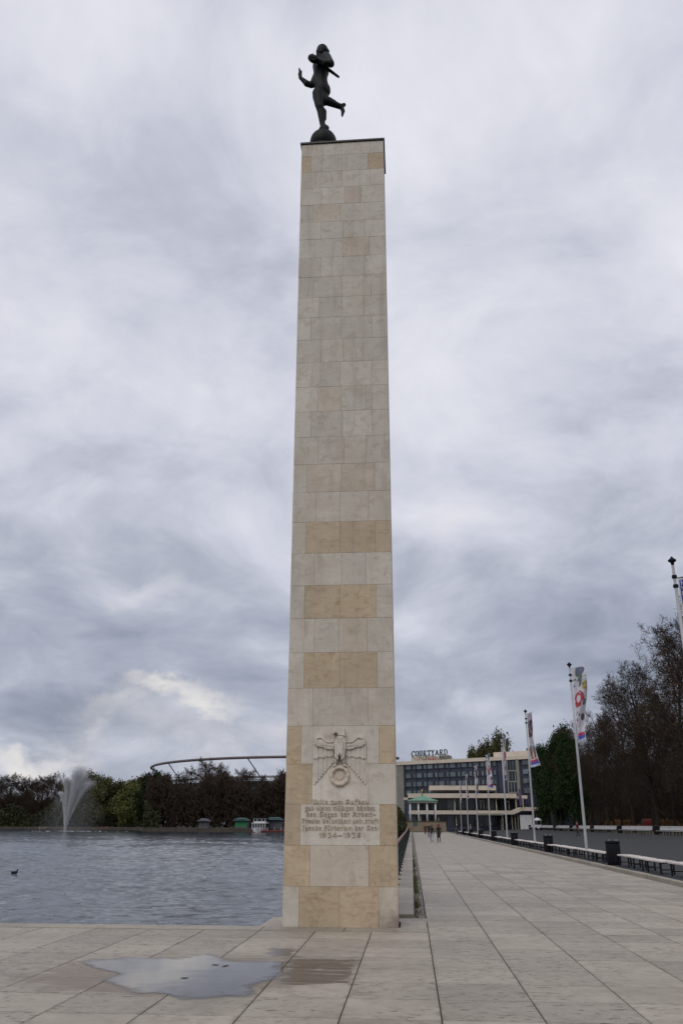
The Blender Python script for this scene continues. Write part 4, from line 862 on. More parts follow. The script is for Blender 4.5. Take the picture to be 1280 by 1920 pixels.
slab(975, 1019, 1513.5, 1520.5, 14, -.4, arc=.2); slab(978, 991, 1490.5, 1496.5, 9, 3.0, arc=0)
x0, z0 = tp(962, 1523.2); x1, z1 = tp(975, 1517.); rp = MB(); rp.prism_y([(x0-.1, z0-.5), (x1+.1, z1-.5), (x1+.1, z1+.45), (x0-.1, z0+.5)], -.35, 13); rp.build('canopy_ramp', M['concrete'], terr)
for (a, b, yt, yb, yy, mm) in ((766, 1000, 1528, 1550, 5., 'dpane'), (766, 990, 1497.5, 1518.5, 6., 'dpane'), (808, 930, 1482.5, 1488, 7., 'dpane')):
    xa, zt = tp(a, yt); xb, zb_ = tp(b, yb); n = int((xb-xa)/1.9); w_ = (xb-xa)/n
    MB().box(xa, xb, yy+.5, yy+5, max(zb_, .05), zt).build('room_wall', M['black'], terr)
    for k in range(n):
        MB().box(xa+k*w_+.07, xa+(k+1)*w_-.07, yy, yy+.05, max(zb_, .05)+.05, zt-.05).build('pane', M[mm if (k*7) % 5 else 'pane'], terr)
        MB().box(xa+k*w_-.05, xa+k*w_+.05, yy-.08, yy+.4, max(zb_, .05), zt).build('mullion', M['greywall'], terr)
for px in (853, 894.5, 932, 969.5, 983): xa, zt = tp(px-1.6, 1497.5); xb, zb_ = tp(px+1.6, 1519); MB().box(xa, xb, 3.0, 3.45, zb_-.3, zt+.3).build('column', M['cream'], terr)
for px in (788, 822, 855, 896, 940, 960, 966, 971, 1006): xa, zt = tp(px-1.2, 1526.5); xb, _ = tp(px+1.2, 1549); MB().box(xa, xb, .8, 1.2, .05, zt+.4).build('column', M['cream'], terr)
xa, zt = tp(974, 1528); xb, _ = tp(998, 1549); MB().box(xa, xb, .4, .7, .05, zt).build('white_wall', M['white'], terr)
xa, zt = tp(893, 1525.2); xb, zb_ = tp(942, 1528.6); MB().box(xa, xb, -1.5, 1., zb_, zt).build('entrance_canopy', M['greywall'], terr)
for px in (894, 941): xa, zt = tp(px-1, 1528.5); xb, _ = tp(px+1, 1549); MB().box(xa, xb, -1.3, -1.0, .05, zt).build('column', M['cream'], terr)
for px, yt, yb in ((903, 1500, 1517), (951, 1501, 1517)):
    xa, zt = tp(px, yt); xb, zb_ = tp(px+8, yb); d_ = MB(); d_.box(xa, xa+.14, 5.6, 5.9, zb_, zt); d_.box(xb-.14, xb, 5.6, 5.9, zb_, zt); d_.box(xa+.14, xb-.14, 5.6, 5.9, zt-.14, zt); o = d_.build('door', M['white'], terr); MB().box(xa+.14, xb-.14, 5.7, 5.75, zb_, zt-.14).build('pane', M['dpane'], o)
rg = MB(); xa, zt = tp(768, 1515.5); xb, zb_ = tp(960, 1519.3)
for k in range(70): x_ = xa+(xb-xa)*k/69; rg.box(x_-.02, x_+.02, .5, .54, zb_-.2, zt)
rg.box(xa, xb, .48, .56, zt, zt+.08); rg.build('railing', M['black'], terr)
xa, zt = tp(970, 1480); xb, zb_ = tp(976.5, 1511); MB().box(xa, xb, -1.6, -1.5, zb_, zt).build('banner', M['purple'], terr)
tag(MB().box(-1, 70, 206.02, 268, -.5, .0635).build('forecourt', M['asphalt']), kind='structure')
# pavilion with copper roof
PY = 209.
pav = thing('pavilion', 'small open pavilion with green copper roof and gilded finial', 'pavilion', (atY(793, 1550, PY).x, PY, 0))
ox = atY(793, 1550, PY).x; pp = lambda px, py: (atY(px, py, PY).x-ox, atY(px, py, PY).z)
ze, zt = pp(793, 1501)[1], pp(793, 1491.5)[1]; we = pp(818, 1500)[0]; zw = pp(793, 1540.5)[1]
rf = MB(); prof = [(we*1.06, ze-.25), (we*1.06, ze-.02), (we*.78, ze+.22), (we*.34, ze+.75), (.12, zt), (.02, zt+.1)]
P = []; 
for r_, z in prof: P += [(r_*math.cos(math.pi/4+math.pi/2*k)*1.414, r_*math.sin(math.pi/4+math.pi/2*k)*1.414, z) for k in range(4)]
rf.poly(P, [(i*4+k, i*4+(k+1) % 4, i*4+4+(k+1) % 4, i*4+4+k) for i in range(len(prof)-1) for k in range(4)]+[(3, 2, 1, 0)]); rf.build('roof', M['copper'], pav)
MB().lathe([(.12, zt), (.2, zt+.3), (.1, zt+.6), (.22, zt+.9), (.15, zt+1.3), (.05, pp(793, 1480)[1])], 10).build('finial', M['gold'], pav, True)
MB().box(-we*1.02, we*1.02, -we*1.02, we*1.02, ze-.6, ze-.26).build('eaves_beam', M['greywall'], pav)
for sx in (-.88, -.3, .3, .88):
    for sy in (-.88, .88): MB().tube([(sx*we, sy*we, zw), (sx*we, sy*we, ze-.58)], .2, 10).build('column', M['white'], pav, True)
wl = thing('terrace_wall', 'low brown stone retaining wall under the pavilion at the end of the promenade', 'wall', (0, 206, 0))
x0 = atY(766, 1550, 206).x; x1 = atY(836, 1550, 206).x; MB().box(x0-3, x1, .05, 9, -.3, zw-.02).build('wall', M['wallstone'], wl); MB().box(x0-3.1, x1+.12, -.1, 9.1, zw-.018, zw+.14).build('coping', M['quay'], wl)
xa = atY(778, 1550, 206).x; za = atY(778, 1546, 206).z; MB().box(xa-.5, xa+.5, -.03, .05, za-.3, za+.5).build('plaque', M['kteal'], wl)

# ------------------------------------------------------------------ flagpoles with banners
def paint(seed):
    q = random.Random(seed); bl = [(q.random(), q.uniform(.12, 1), q.uniform(.06, .3), q.uniform(.012, .055), q.choice([(.55, .52, .58), (.50, .44, .50), (.05, .08, .11), (.38, .05, .06), (.10, .05, .05), (.45, .27, .10), (.06, .11, .25), (.42, .30, .27), (.06, .17, .14), (.56, .54, .60), (.03, .05, .11), (.30, .20, .22), (.58, .56, .62)])) for _ in range(90)]
    T = (.58, .57, .62)
    one = [(.45, .10, .22, .16, (.10, .17, .13)), (.62, .05, .3, .05, (.12, .13, .22)), (.85, .27, .22, .06, (.45, .33, .05)), (.2, .2, .2, .1, T), (.75, .36, .25, .07, T), (.42, .44, .4, .12, (.38, .04, .05)), (.35, .41, .17, .05, (.56, .52, .58)), (.2, .58, .35, .03, (.05, .08, .28)), (.8, .5, .25, .07, T),
           (.45, .62, .4, .06, T), (.75, .70, .22, .05, (.10, .05, .05)), (.82, .46, .12, .04, (.16, .11, .09)), (.3, .72, .2, .08, (.50, .42, .48))]
    two = [(.5, .27, .6, .2, (.07, .05, .07)), (.3, .34, .3, .1, (.13, .06, .05)), (.5, .08, .6, .06, (.48, .40, .48)), (.55, .52, .38, .07, (.56, .52, .54)), (.8, .66, .3, .08, (.08, .17, .27)), (.25, .72, .2, .12, (.22, .10, .05)), (.75, .76, .18, .1, (.14, .07, .06)), (.5, .72, .05, .14, T), (.3, .84, .2, .03, (.42, .16, .04)), (.75, .85, .2, .03, (.06, .26, .22))]
    q2 = random.Random(seed+50); sm = [(u_, v_, a_*.35, b_*.35, c_) for u_, v_, a_, b_, c_ in bl[:40]]
    bl = [(u_, v_*q2.uniform(.94, 1.06), a_, b_, c_) for u_, v_, a_, b_, c_ in (one if seed % 2 else two)]+sm[:38]
    darktop = 0
    def f(u, v):                                     # u across, v down 0..1
        if u < .05 or u > .95: return (.62, .62, .66)
        if v > .955: return (.45, .5, .6)
        if v > .91: return (.06, .10, .42)
        if v > .875: return (.48, .04, .09)
        c = (.08, .06, .08) if (darktop and .08 < v < .45) else (.58, .57, .62)
        for bx, by, rx, ry, col in bl:
            if ((u-bx)/rx)**2+((v-by)/ry)**2 < 1: c = col
        return c
    return f
def banner(parent, seed, z1, H_, w0, w1, sway, side=1, fn=None):
    nu, nv = 22, 110; V = []; cols = []; f_ = fn or paint(seed); ph = seed*1.7
    for j in range(nv+1):
        v = j/nv; w_ = w0+(w1-w0)*v**1.2
        for i in range(nu+1):
            u = i/nu; s_ = math.sin(v*7+ph+u*5)*.11*u+math.sin(v*15+ph-u*3)*.05*u
            V.append((side*(.095+u*w_*(.82+.18*math.cos(5*v+ph)))+s_*.4, sway*u*v*.5+s_*1.6+.2*u*math.sin(v*4+ph), z1-v*H_+.22*u*(1-v*.3)*(1 if seed < 9 else .3)))
    F_ = [(j*(nu+1)+i, (j+1)*(nu+1)+i, (j+1)*(nu+1)+i+1, j*(nu+1)+i+1) for j in range(nv) for i in range(nu)]
    me = mesh_data('banner', V, F_, [M['print']], None, True); ca = me.color_attributes.new('print', 'FLOAT_COLOR', 'CORNER'); arr = []
    for j in range(nv):
        for i in range(nu): c = f_((i+.5)/nu, (j+.5)/nv); arr += [*c, 1.]*4
    ca.data.foreach_set('color', arr); o = link('banner', me, parent)
    so = o.modifiers.new('thickness', 'SOLIDIFY'); so.thickness = .006
    return o
def blue_fn(u, v):
    if u < .04 or u > .96 or v < .02: return (.62, .62, .66)
    return (.05, .09, .36) if v < .2 else ((.1, .2, .14) if v < .34 else paint(30)(u, v))
fp_me = MB().lathe([(.075, 0), (.075, .5), (.066, 5), (.05, 9.75)], 14).data('pole', M['pole'], True)
fin_me = MB().lathe([(.03, 9.76), (.055, 9.78), (.055, 9.84), (.13, 9.90), (.14, 9.93), (.06, 10.0), (.02, 10.06)], 12).data('finial', M['black'], True)
cl_me = MB().lathe([(.075, 0), (.085, .02), (.085, .09), (.075, .11)], 12).data('collar', M['black'], True)
BW = [(1.0, .95, .2), (.80, .66, .0), (.42, .78, .3), (.34, .34, .5), (.46, .54, .3), (.26, .36, .4), (.3, .24, .2), (.26, .26, .3)]
LBL = ['white flagpole at the right edge with blue lettered banner', 'white flagpole nearest the camera with a whole colourful banner, base among benches', 'second whole white flagpole, banner dark above and pale below', 'third white flagpole, narrow furled orange-topped banner before the stair tower',
       'fourth white flagpole, wide colourful banner before the hotel windows', 'fifth white flagpole with narrow furled reddish banner', 'sixth white flagpole with slim pale banner before the terraces', 'farthest white flagpole with small dark banner before the terraces']
for i, D in enumerate((27.25, 46.6, 65.6, 84.2, 101.8, 121, 141, 160)):
    t = thing('flagpole', LBL[i], 'flagpole', (8.9, D, .06), 0, 'flagpoles along the promenade kerb'); s_ = (1, 1, .985, .97, .955, .95, .945, .93)[i]; t.scale = (1, 1, s_)
    link('pole', fp_me, t); link('finial', fin_me, t); link('collar', cl_me, t, (0, 0, 9.3)); link('collar', cl_me, t, (0, 0, 8.98))
    MB().tube([(0, 0, 9.3 if i == 0 else 9.66), (BW[i][0]+.1, 0, 9.52 if i == 0 else 9.88)], .018, 6).build('crossbar', M['pole'], t)
    b = banner(t, 0 if i == 0 else [0, 3, 4, 7, 5, 6, 8, 11][i], 9.3 if i == 0 else 9.66, 3.95, *BW[i], fn=blue_fn if i == 0 else None)
    if i == 0:
        for tx, zz_, sz in (('HA', 9.06, .23), ('VO', 8.87, .23), ('E', 8.71, .19)):
            text_mesh(tx, sz, .004, 'banner_lettering', M['white'], t, (.15, -.05, zz_))

# ------------------------------------------------------------------ benches and bins
def bench_proto():
    t = thing('kerb_bench', '', 'bench', (0, 0, 0))
    for k in range(5): MB().box(-.27+k*.11, -.27+k*.11+.095, -.98, .98, .395, .455, 0, .008).build('slat', M['benchwood'], t)
    for sy in (-.74, .74):
        lg = MB(); lg.box(-.25, -.20, sy-.03, sy+.03, 0, .36); lg.box(.20, .25, sy-.03, sy+.03, 0, .36); lg.box(-.26, .26, sy-.03, sy+.03, .36, .403); lg.box(-.20, .20, sy-.02, sy+.02, .14, .17); lg.build('leg', M['black'], t)
    return t
bp = bench_proto(); first = True
ys = []
for a, b in ((24.5, 38.2), (41.2, 57), (59.5, 76), (78.5, 95), (97.5, 113), (115.5, 132), (134, 150), (152, 168)):
    y = a
    while y < b: ys.append(y); y += 2.5
for k, y in enumerate(ys):
    t = bp if k == 0 else copy_tree(bp)
    t.location = (8.95+.5*((k % 3)-1)*.12, y+1.2, .065); t.rotation_euler = (0, 0, R((k*37 % 7)-3)*.8)
    nm_ = ORD[k]
    tag(t, 'backless slatted bench along the promenade kerb, %s from the camera end' % nm_ if nm_ else 'tiny backless bench at the hotel end of the kerb row', 'bench', 'backless benches along the kerb')
def bin_proto():
    t = thing('litter_bin', '', 'bin', (0, 0, 0))
    MB().lathe([(.24, 0), (.25, .04), (.27, .1), (.275, .72), (.27, .76)], 20).build('drum', M['bin'], t, True)
    MB().lathe([(.25, .765), (.285, .78), (.285, .84), (.26, .875), (.1, .885)], 20).build('lid', M['bin'], t, True)
    h = MB()
    for s_ in (-1, 1): h.lathe([(.05, .886), (.055, .90), (.03, .91)], 10, (.13*s_, -.1, 0))
    h.build('ashtray', M['pole'], t); MB().box(-.03, .03, -.29, -.268, .1, .7).build('hinge_strip', M['black'], t)
    return t
bb = bin_proto()
for k, y in enumerate((39.9, 58.3, 77.2, 96.3, 114.3, 133., 151.)):
    t = bb if k == 0 else copy_tree(bb); t.location = (8.75, y, .065); t.scale = (1.12, 1.12, 1.12)
    tag(t, 'dark round litter bin between kerb benches, %s from the camera' % ORD[k], 'bin', 'litter bins along the kerb')
fbp = thing('white_bench', '', 'bench', (0, 0, 0))
for k in range(3): MB().box(-.42+k*.15, -.42+k*.15+.13, -1.85, 1.85, .42, .455).build('seat_slat', M['benchwhite'], fbp)
for k in range(3): MB().poly([(.06+k*.03, y_, .52+k*.15+dz_) for y_ in (-1.85, 1.85) for dz_ in (0, .13)]+[(.10+k*.03, y_, .52+k*.15+dz_) for y_ in (-1.85, 1.85) for dz_ in (0, .13)], [(0, 1, 3, 2), (4, 6, 7, 5), (0, 4, 5, 1), (2, 3, 7, 6), (0, 2, 6, 4), (1, 5, 7, 3)]).build('back_slat', M['benchwhite'], fbp)
for sy in (-1.5, 0, 1.5): lg = MB(); lg.box(-.38, -.32, sy-.03, sy+.03, 0, .41); lg.box(.0, .06, sy-.03, sy+.03, 0, .5); lg.box(.11, .15, sy-.03, sy+.03, .4, .95); lg.box(-.32, .0, sy-.025, sy+.025, .36, .415); lg.build('leg', M['black'], fbp)
BX = 28.6; n_ = 0
for gI in range(7):
    for k in range(4):
        t = fbp if n_ == 0 else copy_tree(fbp); t.location = (BX, 92+gI*18.6+k*3.85, pz(BX)); t.rotation_euler = (0, 0, 0)
        tag(t, 'white slatted bench with backrest under the park trees, %s from the right edge' % ORD[n_], 'bench', 'white benches under the park trees'); n_ += 1
    t = copy_tree(bb); t.location = (BX+.1, 92+gI*18.6+15.0, pz(BX)); tag(t, 'dark litter bin between groups of white park benches, %s from the right' % ORD[gI], 'bin', 'litter bins between the white benches')
# russet hedge and red van under the park trees
for i in range(9):
    C = shrub_data(70+i, 1500, 1.1, 3.6, 1.9); t = thing('russet_hedge', 'low orange-brown hedge section between the park trunks, %s from the right' % ORD[i], 'hedge', (46.5+(i % 3)*.8, 128+i*11.5, pz(46)), 0, 'russet hedge sections under the park trees')
    link('foliage', leaf_mesh('hedge_leaves', C, .16, M['russet'], i), t); link('stem', stem_me, t).scale = (.5, .5, .5)
def car(name, label, cat, loc, rz, body, L=4.8, Wd=1.85, Hh=2.1):
    t = thing(name, label, cat, loc, rz)
    b = MB(); prof = [(-L/2, .45), (L/2, .45), (L/2, .95), (L/2-.5, 1.1), (L/2-1.2, Hh-.1), (L/2-1.5, Hh), (-L/2+.15, Hh), (-L/2, Hh-.3)]; b.prism_y(prof, -Wd/2, Wd/2); b.build('body', M[body], t)
    for s_ in (-1, 1):
        MB().box(-L/2+.4, L/2-1.55, s_*(Wd/2+.005)-.012, s_*(Wd/2+.005)+.012, 1.25, Hh-.25).build('side_window', M['dpane'], t)
        for wx in (-L/2+.95, L/2-.95):
            w_ = MB(); w_.tube([(wx, s_*(Wd/2-.2), .34), (wx, s_*(Wd/2+.02), .34)], .34, 16); o = w_.build('wheel', M['black'], t); MB().tube([(wx, s_*(Wd/2+.02), .34), (wx, s_*(Wd/2+.035), .34)], .19, 12).build('rim', M['pole'], o)
        MB().box(L/2-.02, L/2+.02, s_*.65-.15, s_*.65+.15, .7, .88).build('headlight', M['white'], t); MB().box(-L/2-.02, -L/2+.02, s_*.75-.1, s_*.75+.1, .8, 1.2).build('tail_light', M['red'], t)
    MB().poly([(L/2-1.18, y_, 1.14) for y_ in (-.8, .8)]+[(L/2-.60, -.8, 1.14), (L/2-.60, .8, 1.14), (L/2-1.19, -.75, Hh-.14), (L/2-1.19, .75, Hh-.14)], [(2, 3, 5, 4), (0, 2, 4), (1, 5, 3)]).build('windscreen', M['dpane'], t)
car('red_van', 'red van parked behind the park trees, right one', 'van', (44.5, 138, pz(44.5)), R(100), 'red')
car('red_van', 'red van parked farther off behind the park trees, left one', 'van', (44.2, 170, pz(44.2)), R(80), 'red')
# white umbrella-like cart near the hotel
p = atY(1008, 1552, 190); ct = thing('snack_cart', 'small white snack cart with round top near the hotel corner', 'cart', (p.x, 190, pz(p.x)))
MB().box(-.7, .7, -.5, .5, .35, 1.1, 0, .03).build('counter', M['white'], ct); MB().lathe([(.9, 1.9), (.85, 2.1), (.4, 2.4), (.05, 2.5)], 14).build('roof', M['white'], ct, True)
for s_ in (-1, 1): MB().tube([(s_*.6, -.4, 1.1), (s_*.6, -.4, 1.95)], .03, 6).build('post', M['pole'], ct); MB().tube([(s_*.5, -.55, .3), (s_*.5, -.48, .3)], .3, 14).build('wheel', M['black'], ct)

# ------------------------------------------------------------------ railing by the lake
rl_ = thing('lake_railing', 'dark iron railing with reddish handrail along the lake parapet', 'railing', (-.47, 18, .07))
pst = MB(); pst.box(-.03, .03, -.03, .03, 0, 1.0); pst.box(-.08, .08, -.08, .08, 0, .03); pst.lathe([(.04, 1.0), (.05, 1.03), (.02, 1.06)], 8); pst_me = pst.data('post', M['green_iron'])
for k in range(76): link('post', pst_me, rl_, (0, .6+k*2.45, 0))
MB().box(-.05, .05, 0, 186, 1.07, 1.12).build('handrail', M['rail'], rl_)
for z in (.25, .52, .8): MB().box(-.015, .015, 0, 186, z, z+.03).build('rail', M['green_iron'], rl_)

# ------------------------------------------------------------------ on and around the lake
FD = 300.; fo = atY(122, 1556, FD); q = np.random.default_rng(12)
fount = thing('fountain', 'tall fan of white fountain jets spraying up from the lake', 'fountain', (fo.x, FD, WZ)); SC = FD/1657.
def drops(name, P, s0_, s1_):
    n = len(P); s_ = q.uniform(s0_, s1_, (n, 1)); T = np.array([[1, 1, 1], [-1, -1, 1], [-1, 1, -1], [1, -1, -1]])*.577
    ax = q.normal(size=(n, 4)); ax /= np.linalg.norm(ax, axis=1)[:, None]; V = (P[:, None, :]+T[None]*s_[:, None, :]+q.normal(size=(n, 4, 3))*s_[:, None]*.25).reshape(-1, 3)
    b = np.arange(n)[:, None]*4; Fq = np.concatenate([b+np.array([[0, 1, 2]]), b+np.array([[0, 3, 1]]), b+np.array([[0, 2, 3]]), b+np.array([[1, 3, 2]])]); return link(name, quad_mesh(name, V, Fq, M['spray']), fount)
for px, top, dy, n, sp_ in ((103, 1482, 1., 6500, .03), (117, 1458, -2., 8000, .03), (131, 1448, 2., 13000, .05), (143, 1438, -1, 20000, .075), (154, 1462, 3, 10000, .08), (137, 1446, 4, 12000, .06)):
    tx = (px-122)*SC; tz = (1552-top)*SC; t_ = q.random(n)**1.05; s_ = t_[:, None]
    P = np.stack([tx*t_**1.12, dy*t_, tz*(2*t_-t_**2) if False else tz*np.sin(t_*1.45)/math.sin(1.45)], 1)+q.normal(size=(n, 3))*(.10+sp_*tz*s_**1.5*np.array([[1., 1., .5]])); P[:, 2] = np.abs(P[:, 2]); drops('jet', P, .04, .095)
n = 42000; t_ = q.random(n); x_ = q.normal(2.0, 4.6, n); z_ = np.clip(t_*18*(1-np.abs(x_-3)/16), 0.05, None); drops('mist', np.stack([x_, q.normal(0, 2.5, n), z_], 1), .012, .030)
n = 4000; z_ = q.uniform(14, 27, n); drops('plume', np.stack([q.normal(3.2, .9, n)+z_*.02, q.normal(0, 1, n), z_], 1), .012, .03)
sk = MB()
for k in range(70): a = q.uniform(0, 6.28); r_ = abs(q.normal(0, 7)); sk.lathe([(q.uniform(.1, .5), .0), (.05, q.uniform(.03, .10))], 6, (r_*math.cos(a)*1.6+2, r_*math.sin(a)*.7, 0))
sk.build('splash', M['spray'], fount)
# coot
p = atZ(28, 1637, WZ); dk = thing('coot', 'small black water bird swimming at the left edge of the lake', 'bird', (p.x, p.y, WZ-.03))
capsules('body', [((-.13, 0, .05), (.08, 0, .06), .075, .08, 0), ((-.13, 0, .07), (-.21, 0, .12), .05, .012, 0), ((.10, 0, .09), (.15, 0, .19), .045, .03, 0), ((.15, 0, .20), (.165, 0, .21), .037, .034, 0)], [M['black']], .012, 3, dk)
MB().tube([(.19, 0, .20), (.235, 0, .19)], [.014, .004], 6).build('bill', M['white'], dk)
# passenger boat, bow towards us
p = atY(482, 1560, 283); bt = thing('passenger_boat', 'white two-deck passenger boat moored at the far quay', 'boat', (p.x, 283, WZ), R(3))
hl = MB(); st = [(0, .15, 1.5), (1.2, 1.3, 1.35), (3, 2.1, 1.2), (6, 2.5, 1.1), (16, 2.5, 1.1), (20, 2.1, 1.2)]; P = []
for y_, w_, h_ in st: P += [(-w_*.7, y_+(.8 if y_ < 1 else 0), -.3), (-w_, y_, h_), (w_, y_, h_), (w_*.7, y_+(.8 if y_ < 1 else 0), -.3)]
hl.poly(P, [(i*4+k, i*4+k+1, i*4+k+5, i*4+k+4) for i in range(5) for k in range(3)]+[(0, 3, 2, 1), (20, 21, 22, 23)]); hl.build('hull', M['white'], bt)
wlm = MB(); wlm.tube([(-1.25, 1.2, .05), (-2.0, 3, .05), (-2.35, 6, .05)], .14, 6); wlm.tube([(1.25, 1.2, .05), (2.0, 3, .05), (2.35, 6, .05)], .14, 6); wlm.tube([(-1.3, 1.15, .05), (1.3, 1.15, .05)], .14, 6); wlm.build('waterline_stripe', M['red'], bt)
MB().box(-2.1, 2.1, 3.4, 18, 1.15, 2.7).build('cabin', M['dpane'], bt); MB().box(-2.4, 2.4, 3.0, 18.5, 2.7, 2.9).build('deck', M['white'], bt)
for x_ in (-2.1, -1.25, -.4, .45, 1.3, 2.1): MB().box(x_-.09, x_+.09, 3.25, 3.38, 1.15, 2.7).build('pillar', M['white'], bt)
MB().box(-1.9, 1.9, 5.0, 16, 2.92, 3.3).build('bulwark', M['white'], bt); MB().box(-1.7, 1.7, 5.6, 15, 3.3, 4.2).build('wheelhouse', M['dpane'], bt); MB().box(-2.1, 2.1, 5.1, 16, 4.2, 4.35).build('roof', M['kgrey'], bt)
for x_ in (-1.9, -.75, .75, 1.9): MB().box(x_-.07, x_+.07, 5.3, 5.4, 3.3, 4.2).build('pillar', M['white'], bt)
p = atY(516, 1556, 286); pn = thing('pontoon', 'low red-edged landing pontoon right of the passenger boat', 'pontoon', (p.x, 286, WZ)); MB().box(-5.5, 6, -1.5, 3, -.2, .35).build('float', M['quay'], pn); MB().box(-5.6, 6.1, -1.6, 3.05, .35, .6).build('edge', M['red'], pn)
for k in range(5): MB().tube([(-4.5+k*2.2, -1.2, .6), (-4.5+k*2.2, -1.2, 1.6)], .05, 6).build('post', M['white'], pn)
def kiosk(px, D, label, wm, rm, w_, h_):
    p = atY(px, 1550, D); t = thing('kiosk', label, 'kiosk', (p.x, D, .25), 0, 'kiosks on the far quay')
    MB().box(-w_/2, w_/2, 0, 3, 0, h_).build('wall', M['kgrey'], t); MB().box(-w_/2+.15, w_/2-.15, -.08, -.01, .5, h_-.35).build('shutter', M[wm], t)
    for a, z in ((.5, h_), (-.35, h_+.45)): rf = MB(); b = w_/2+a; rf.poly([(-b, -1-a, z), (b, -1-a, z), (b, 4+a, z), (-b, 4+a, z), (-b*.7, .1, z+.4), (b*.7, .1, z+.4), (b*.7, 2.9, z+.4), (-b*.7, 2.9, z+.4)], [(3, 2, 1, 0), (4, 5, 6, 7), (0, 1, 5, 4), (1, 2, 6, 5), (2, 3, 7, 6), (3, 0, 4, 7)]); rf.build('roof', M[rm], t)
kiosk(381, 306, 'small grey kiosk with red top on the far quay, leftmost', 'kgrey', 'kgrey', 3.2, 2.3); kiosk(452, 300, 'kiosk with bright green shutter left of the passenger boat', 'kgreen', 'kteal', 4.4, 2.5); kiosk(514, 297, 'kiosk with teal roof right of the passenger boat', 'kgrey', 'kteal', 5., 2.7)
for px, D, lb, m_ in ((200, 414, 'orange boat lying at the far shore right of the fountain', 'orange'), (86, 420, 'dull yellow boat at the far shore behind the fountain spray', 'wallstone')):
    p = atY(px, 1550, D); t = thing('rowing_boat', lb, 'boat', (p.x, D-3.4, WZ)); hb = MB(); P = []
    for x_, w_, h_ in ((-1.9, .45, 1.0), (-1., .75, .95), (0, .85, .95), (1.1, .7, 1.0), (2.0, .08, 1.15)): P += [(x_, -w_, h_), (x_, -w_*.6, 0), (x_, w_*.6, 0), (x_, w_, h_)]
    hb.poly(P, [(i*4+k, i*4+k+1, i*4+k+5, i*4+k+4) for i in range(4) for k in range(3)]+[(0, 1, 2, 3)][::-1]+[(3, 0, 4, 7), (7, 4, 8, 11), (11, 8, 12, 15)]); hb.build('hull', M[m_], t); MB().box(-.2, .2, -.75, .75, .955, 1.0).build('seat', M['bark'], t)

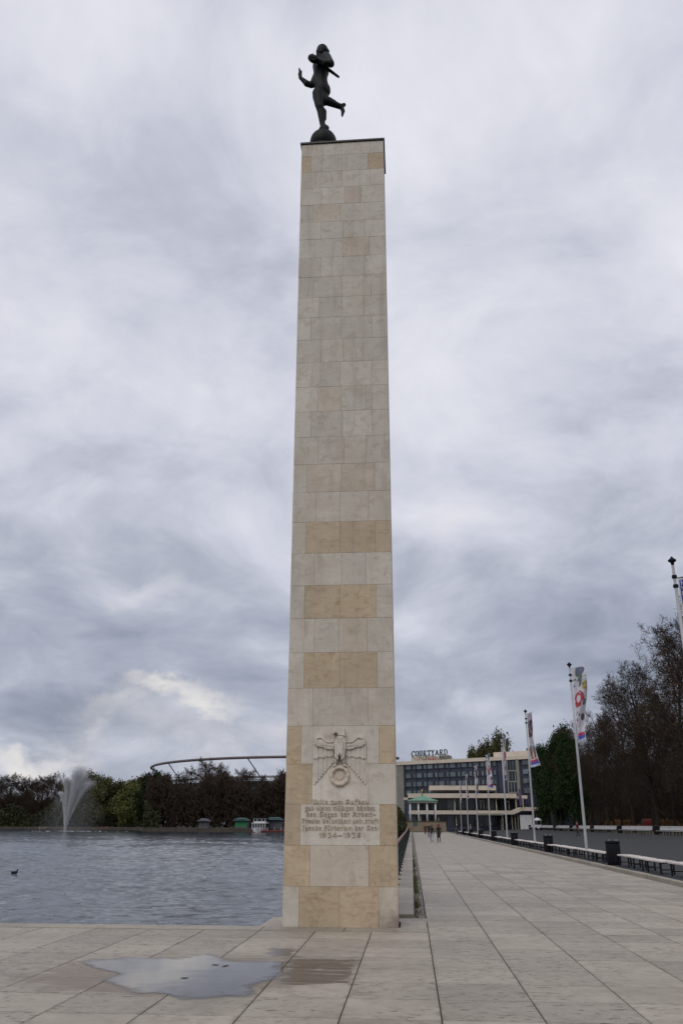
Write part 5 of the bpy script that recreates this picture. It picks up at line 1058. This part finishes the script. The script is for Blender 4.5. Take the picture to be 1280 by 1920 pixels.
# ------------------------------------------------------------------ people
def cmat(c): return plain('cloth_%d_%d_%d' % tuple(int(v*100) for v in c), c, None, 5, .85)
def person(label, px, py, D, top, bot, hair, face, step=.28, H_=1.68, longhair=True, coat=False, z=0., bag=None):
    p = atY(px, py, D) if D else atZ(px, py, z); t = thing('person', label, 'person', (p.x, p.y, z), face); s_ = H_/1.72
    mt = [M['skin'], cmat(top), cmat(bot), M['black']]
    a, b = step, -step*.9; S_ = lambda x, y, zz: (x*s_, y*s_, zz*s_)
    cp_ = [(S_(0, 0, .98), S_(0, 0, 1.12), .145, .125, 1), (S_(0, 0, 1.12), S_(0, 0, 1.30), .125, .15, 1), (S_(-.11, 0, 1.37), S_(.11, 0, 1.37), .085, .085, 1), (S_(0, 0, 1.4), S_(0, .01, 1.52), .055, .05, 0),
           (S_(0, .015, 1.58), S_(0, .01, 1.63), .085, .095, 0), (S_(0, .09, 1.565), S_(0, .105, 1.555), .018, .016, 0), (S_(0, .06, 1.52), S_(0, .065, 1.52), .05, .045, 0), (S_(-.09, .0, 1.58), S_(-.09, .0, 1.6), .02, .02, 0), (S_(.09, 0, 1.58), S_(.09, 0, 1.6), .02, .02, 0)]
    for sx, fy in ((-1, a), (1, b)):
        kn = S_(sx*.1, fy*.55+.05, .50); an = S_(sx*.095, fy*1.0-(.06 if fy < 0 else 0), .10 if fy >= 0 else .15)
        cp_ += [(S_(sx*.09, 0, .93), kn, .095, .065, 1 if coat else 2), (kn, an, .062, .042, 2), (an, (an[0], an[1]+.17*s_, .045 if fy >= 0 else .05), .045, .035, 3), (an, (an[0], an[1]-.03, .05 if fy >= 0 else .1), .04, .04, 3)]
        el = S_(sx*.24, -fy*.35, 1.10); wr_ = S_(sx*.25, -fy*.35+.13, .88)
        cp_ += [(S_(sx*.185, 0, 1.37), el, .058, .045, 1), (el, wr_, .044, .032, 1)]
        hp = S_(sx*.25, -fy*.35+.16, .82); cp_ += [(wr_, hp, .028, .036, 0)]
        for k in range(4): f0 = (hp[0]-.02*sx+.0, hp[1]-.03+.02*k, hp[2]-.02); f1 = (f0[0]-.012*sx, f0[1]+.004, hp[2]-.075-(.012 if k in (1, 2) else 0)); cp_.append((f0, f1, .0105, .008, 0))
        cp_.append(((hp[0]-sx*.01, hp[1]+.03, hp[2]+.02), (hp[0]-sx*.03, hp[1]+.055, hp[2]-.03), .011, .009, 0))
    if coat: cp_ += [(S_(0, 0, .95), S_(0, 0, .62), .15, .17, 1)]
    capsules('body', cp_, mt, .013, 2, t)
    hc = [(S_(0, -.015, 1.65), S_(0, -.01, 1.66), .105, .10, 0), (S_(-.06, -.03, 1.6), S_(-.06, -.05, 1.42 if longhair else 1.56), .055, .045, 0), (S_(.06, -.03, 1.6), S_(.06, -.05, 1.42 if longhair else 1.56), .055, .045, 0), (S_(0, -.06, 1.58), S_(0, -.08, 1.32 if longhair else 1.54), .07, .06, 0)]
    capsules('hair', hc, [cmat(hair)], .014, 2, t)
    if bag: o = MB(); o.box(-.06, .06, -.14, .14, .42, .7, 0, .02); o.tube([(0, -.08, .7), (0, 0, .82), (0, .08, .7)], .01, 6); tag(o.build('handbag', cmat(bag), loc=(p.x-.27, p.y, z)), 'bag carried by the walker in pale jeans', 'bag')
    return t
person('woman walking in dark jacket and pale blue jeans, left of the nearest pair', 809.5, 1579, None, (.02, .02, .025), (.35, .42, .52), (.10, .045, .03), 0, .30, 1.64, bag=(.3, .2, .13))
person('woman walking in long black coat with reddish hair, right of the nearest pair', 822.5, 1579.5, None, (.014, .014, .017), (.014, .014, .016), (.12, .04, .025), .1, .12, 1.70, coat=True)
person('walker in dark red and black clothes, farthest left on the promenade', 797, 1565, None, (.09, .02, .02), (.015, .015, .02), (.03, .02, .02), 3.0, .2, 1.65)
person('walker in black partly hidden behind the nearest pair of women', 803.5, 1568, None, (.02, .02, .022), (.02, .02, .025), (.03, .02, .02), 3.1, .2, 1.78, False)
person('person in dark red jacket crossing the plaza beside a flagpole', 1083, 1568, None, (.12, .015, .025), (.02, .02, .03), (.08, .05, .04), 2.0, .22, 1.72, False, z=.3)
person('person in black standing at the hotel end of the bench row', 857, 1560, 150, (.02, .015, .03), (.02, .02, .03), (.03, .02, .02), 2.6, .1, 1.72, False, z=.06)
person('person in pale coat near the far end of the bench row', 882, 1558, 168, (.35, .31, .27), (.06, .06, .07), (.15, .1, .06), 1.4, .1, 1.68, z=.06)
person('person in black walking on the plaza before the hotel entrance, left one', 903, 1556, 185, (.015, .015, .02), (.02, .02, .03), (.03, .02, .02), 1.0, .25, 1.76, False, z=.12)
person('person in black walking on the plaza before the hotel entrance, right one', 921, 1556, 188, (.015, .015, .02), (.02, .02, .03), (.03, .02, .02), 2.4, .25, 1.74, False, z=.15)
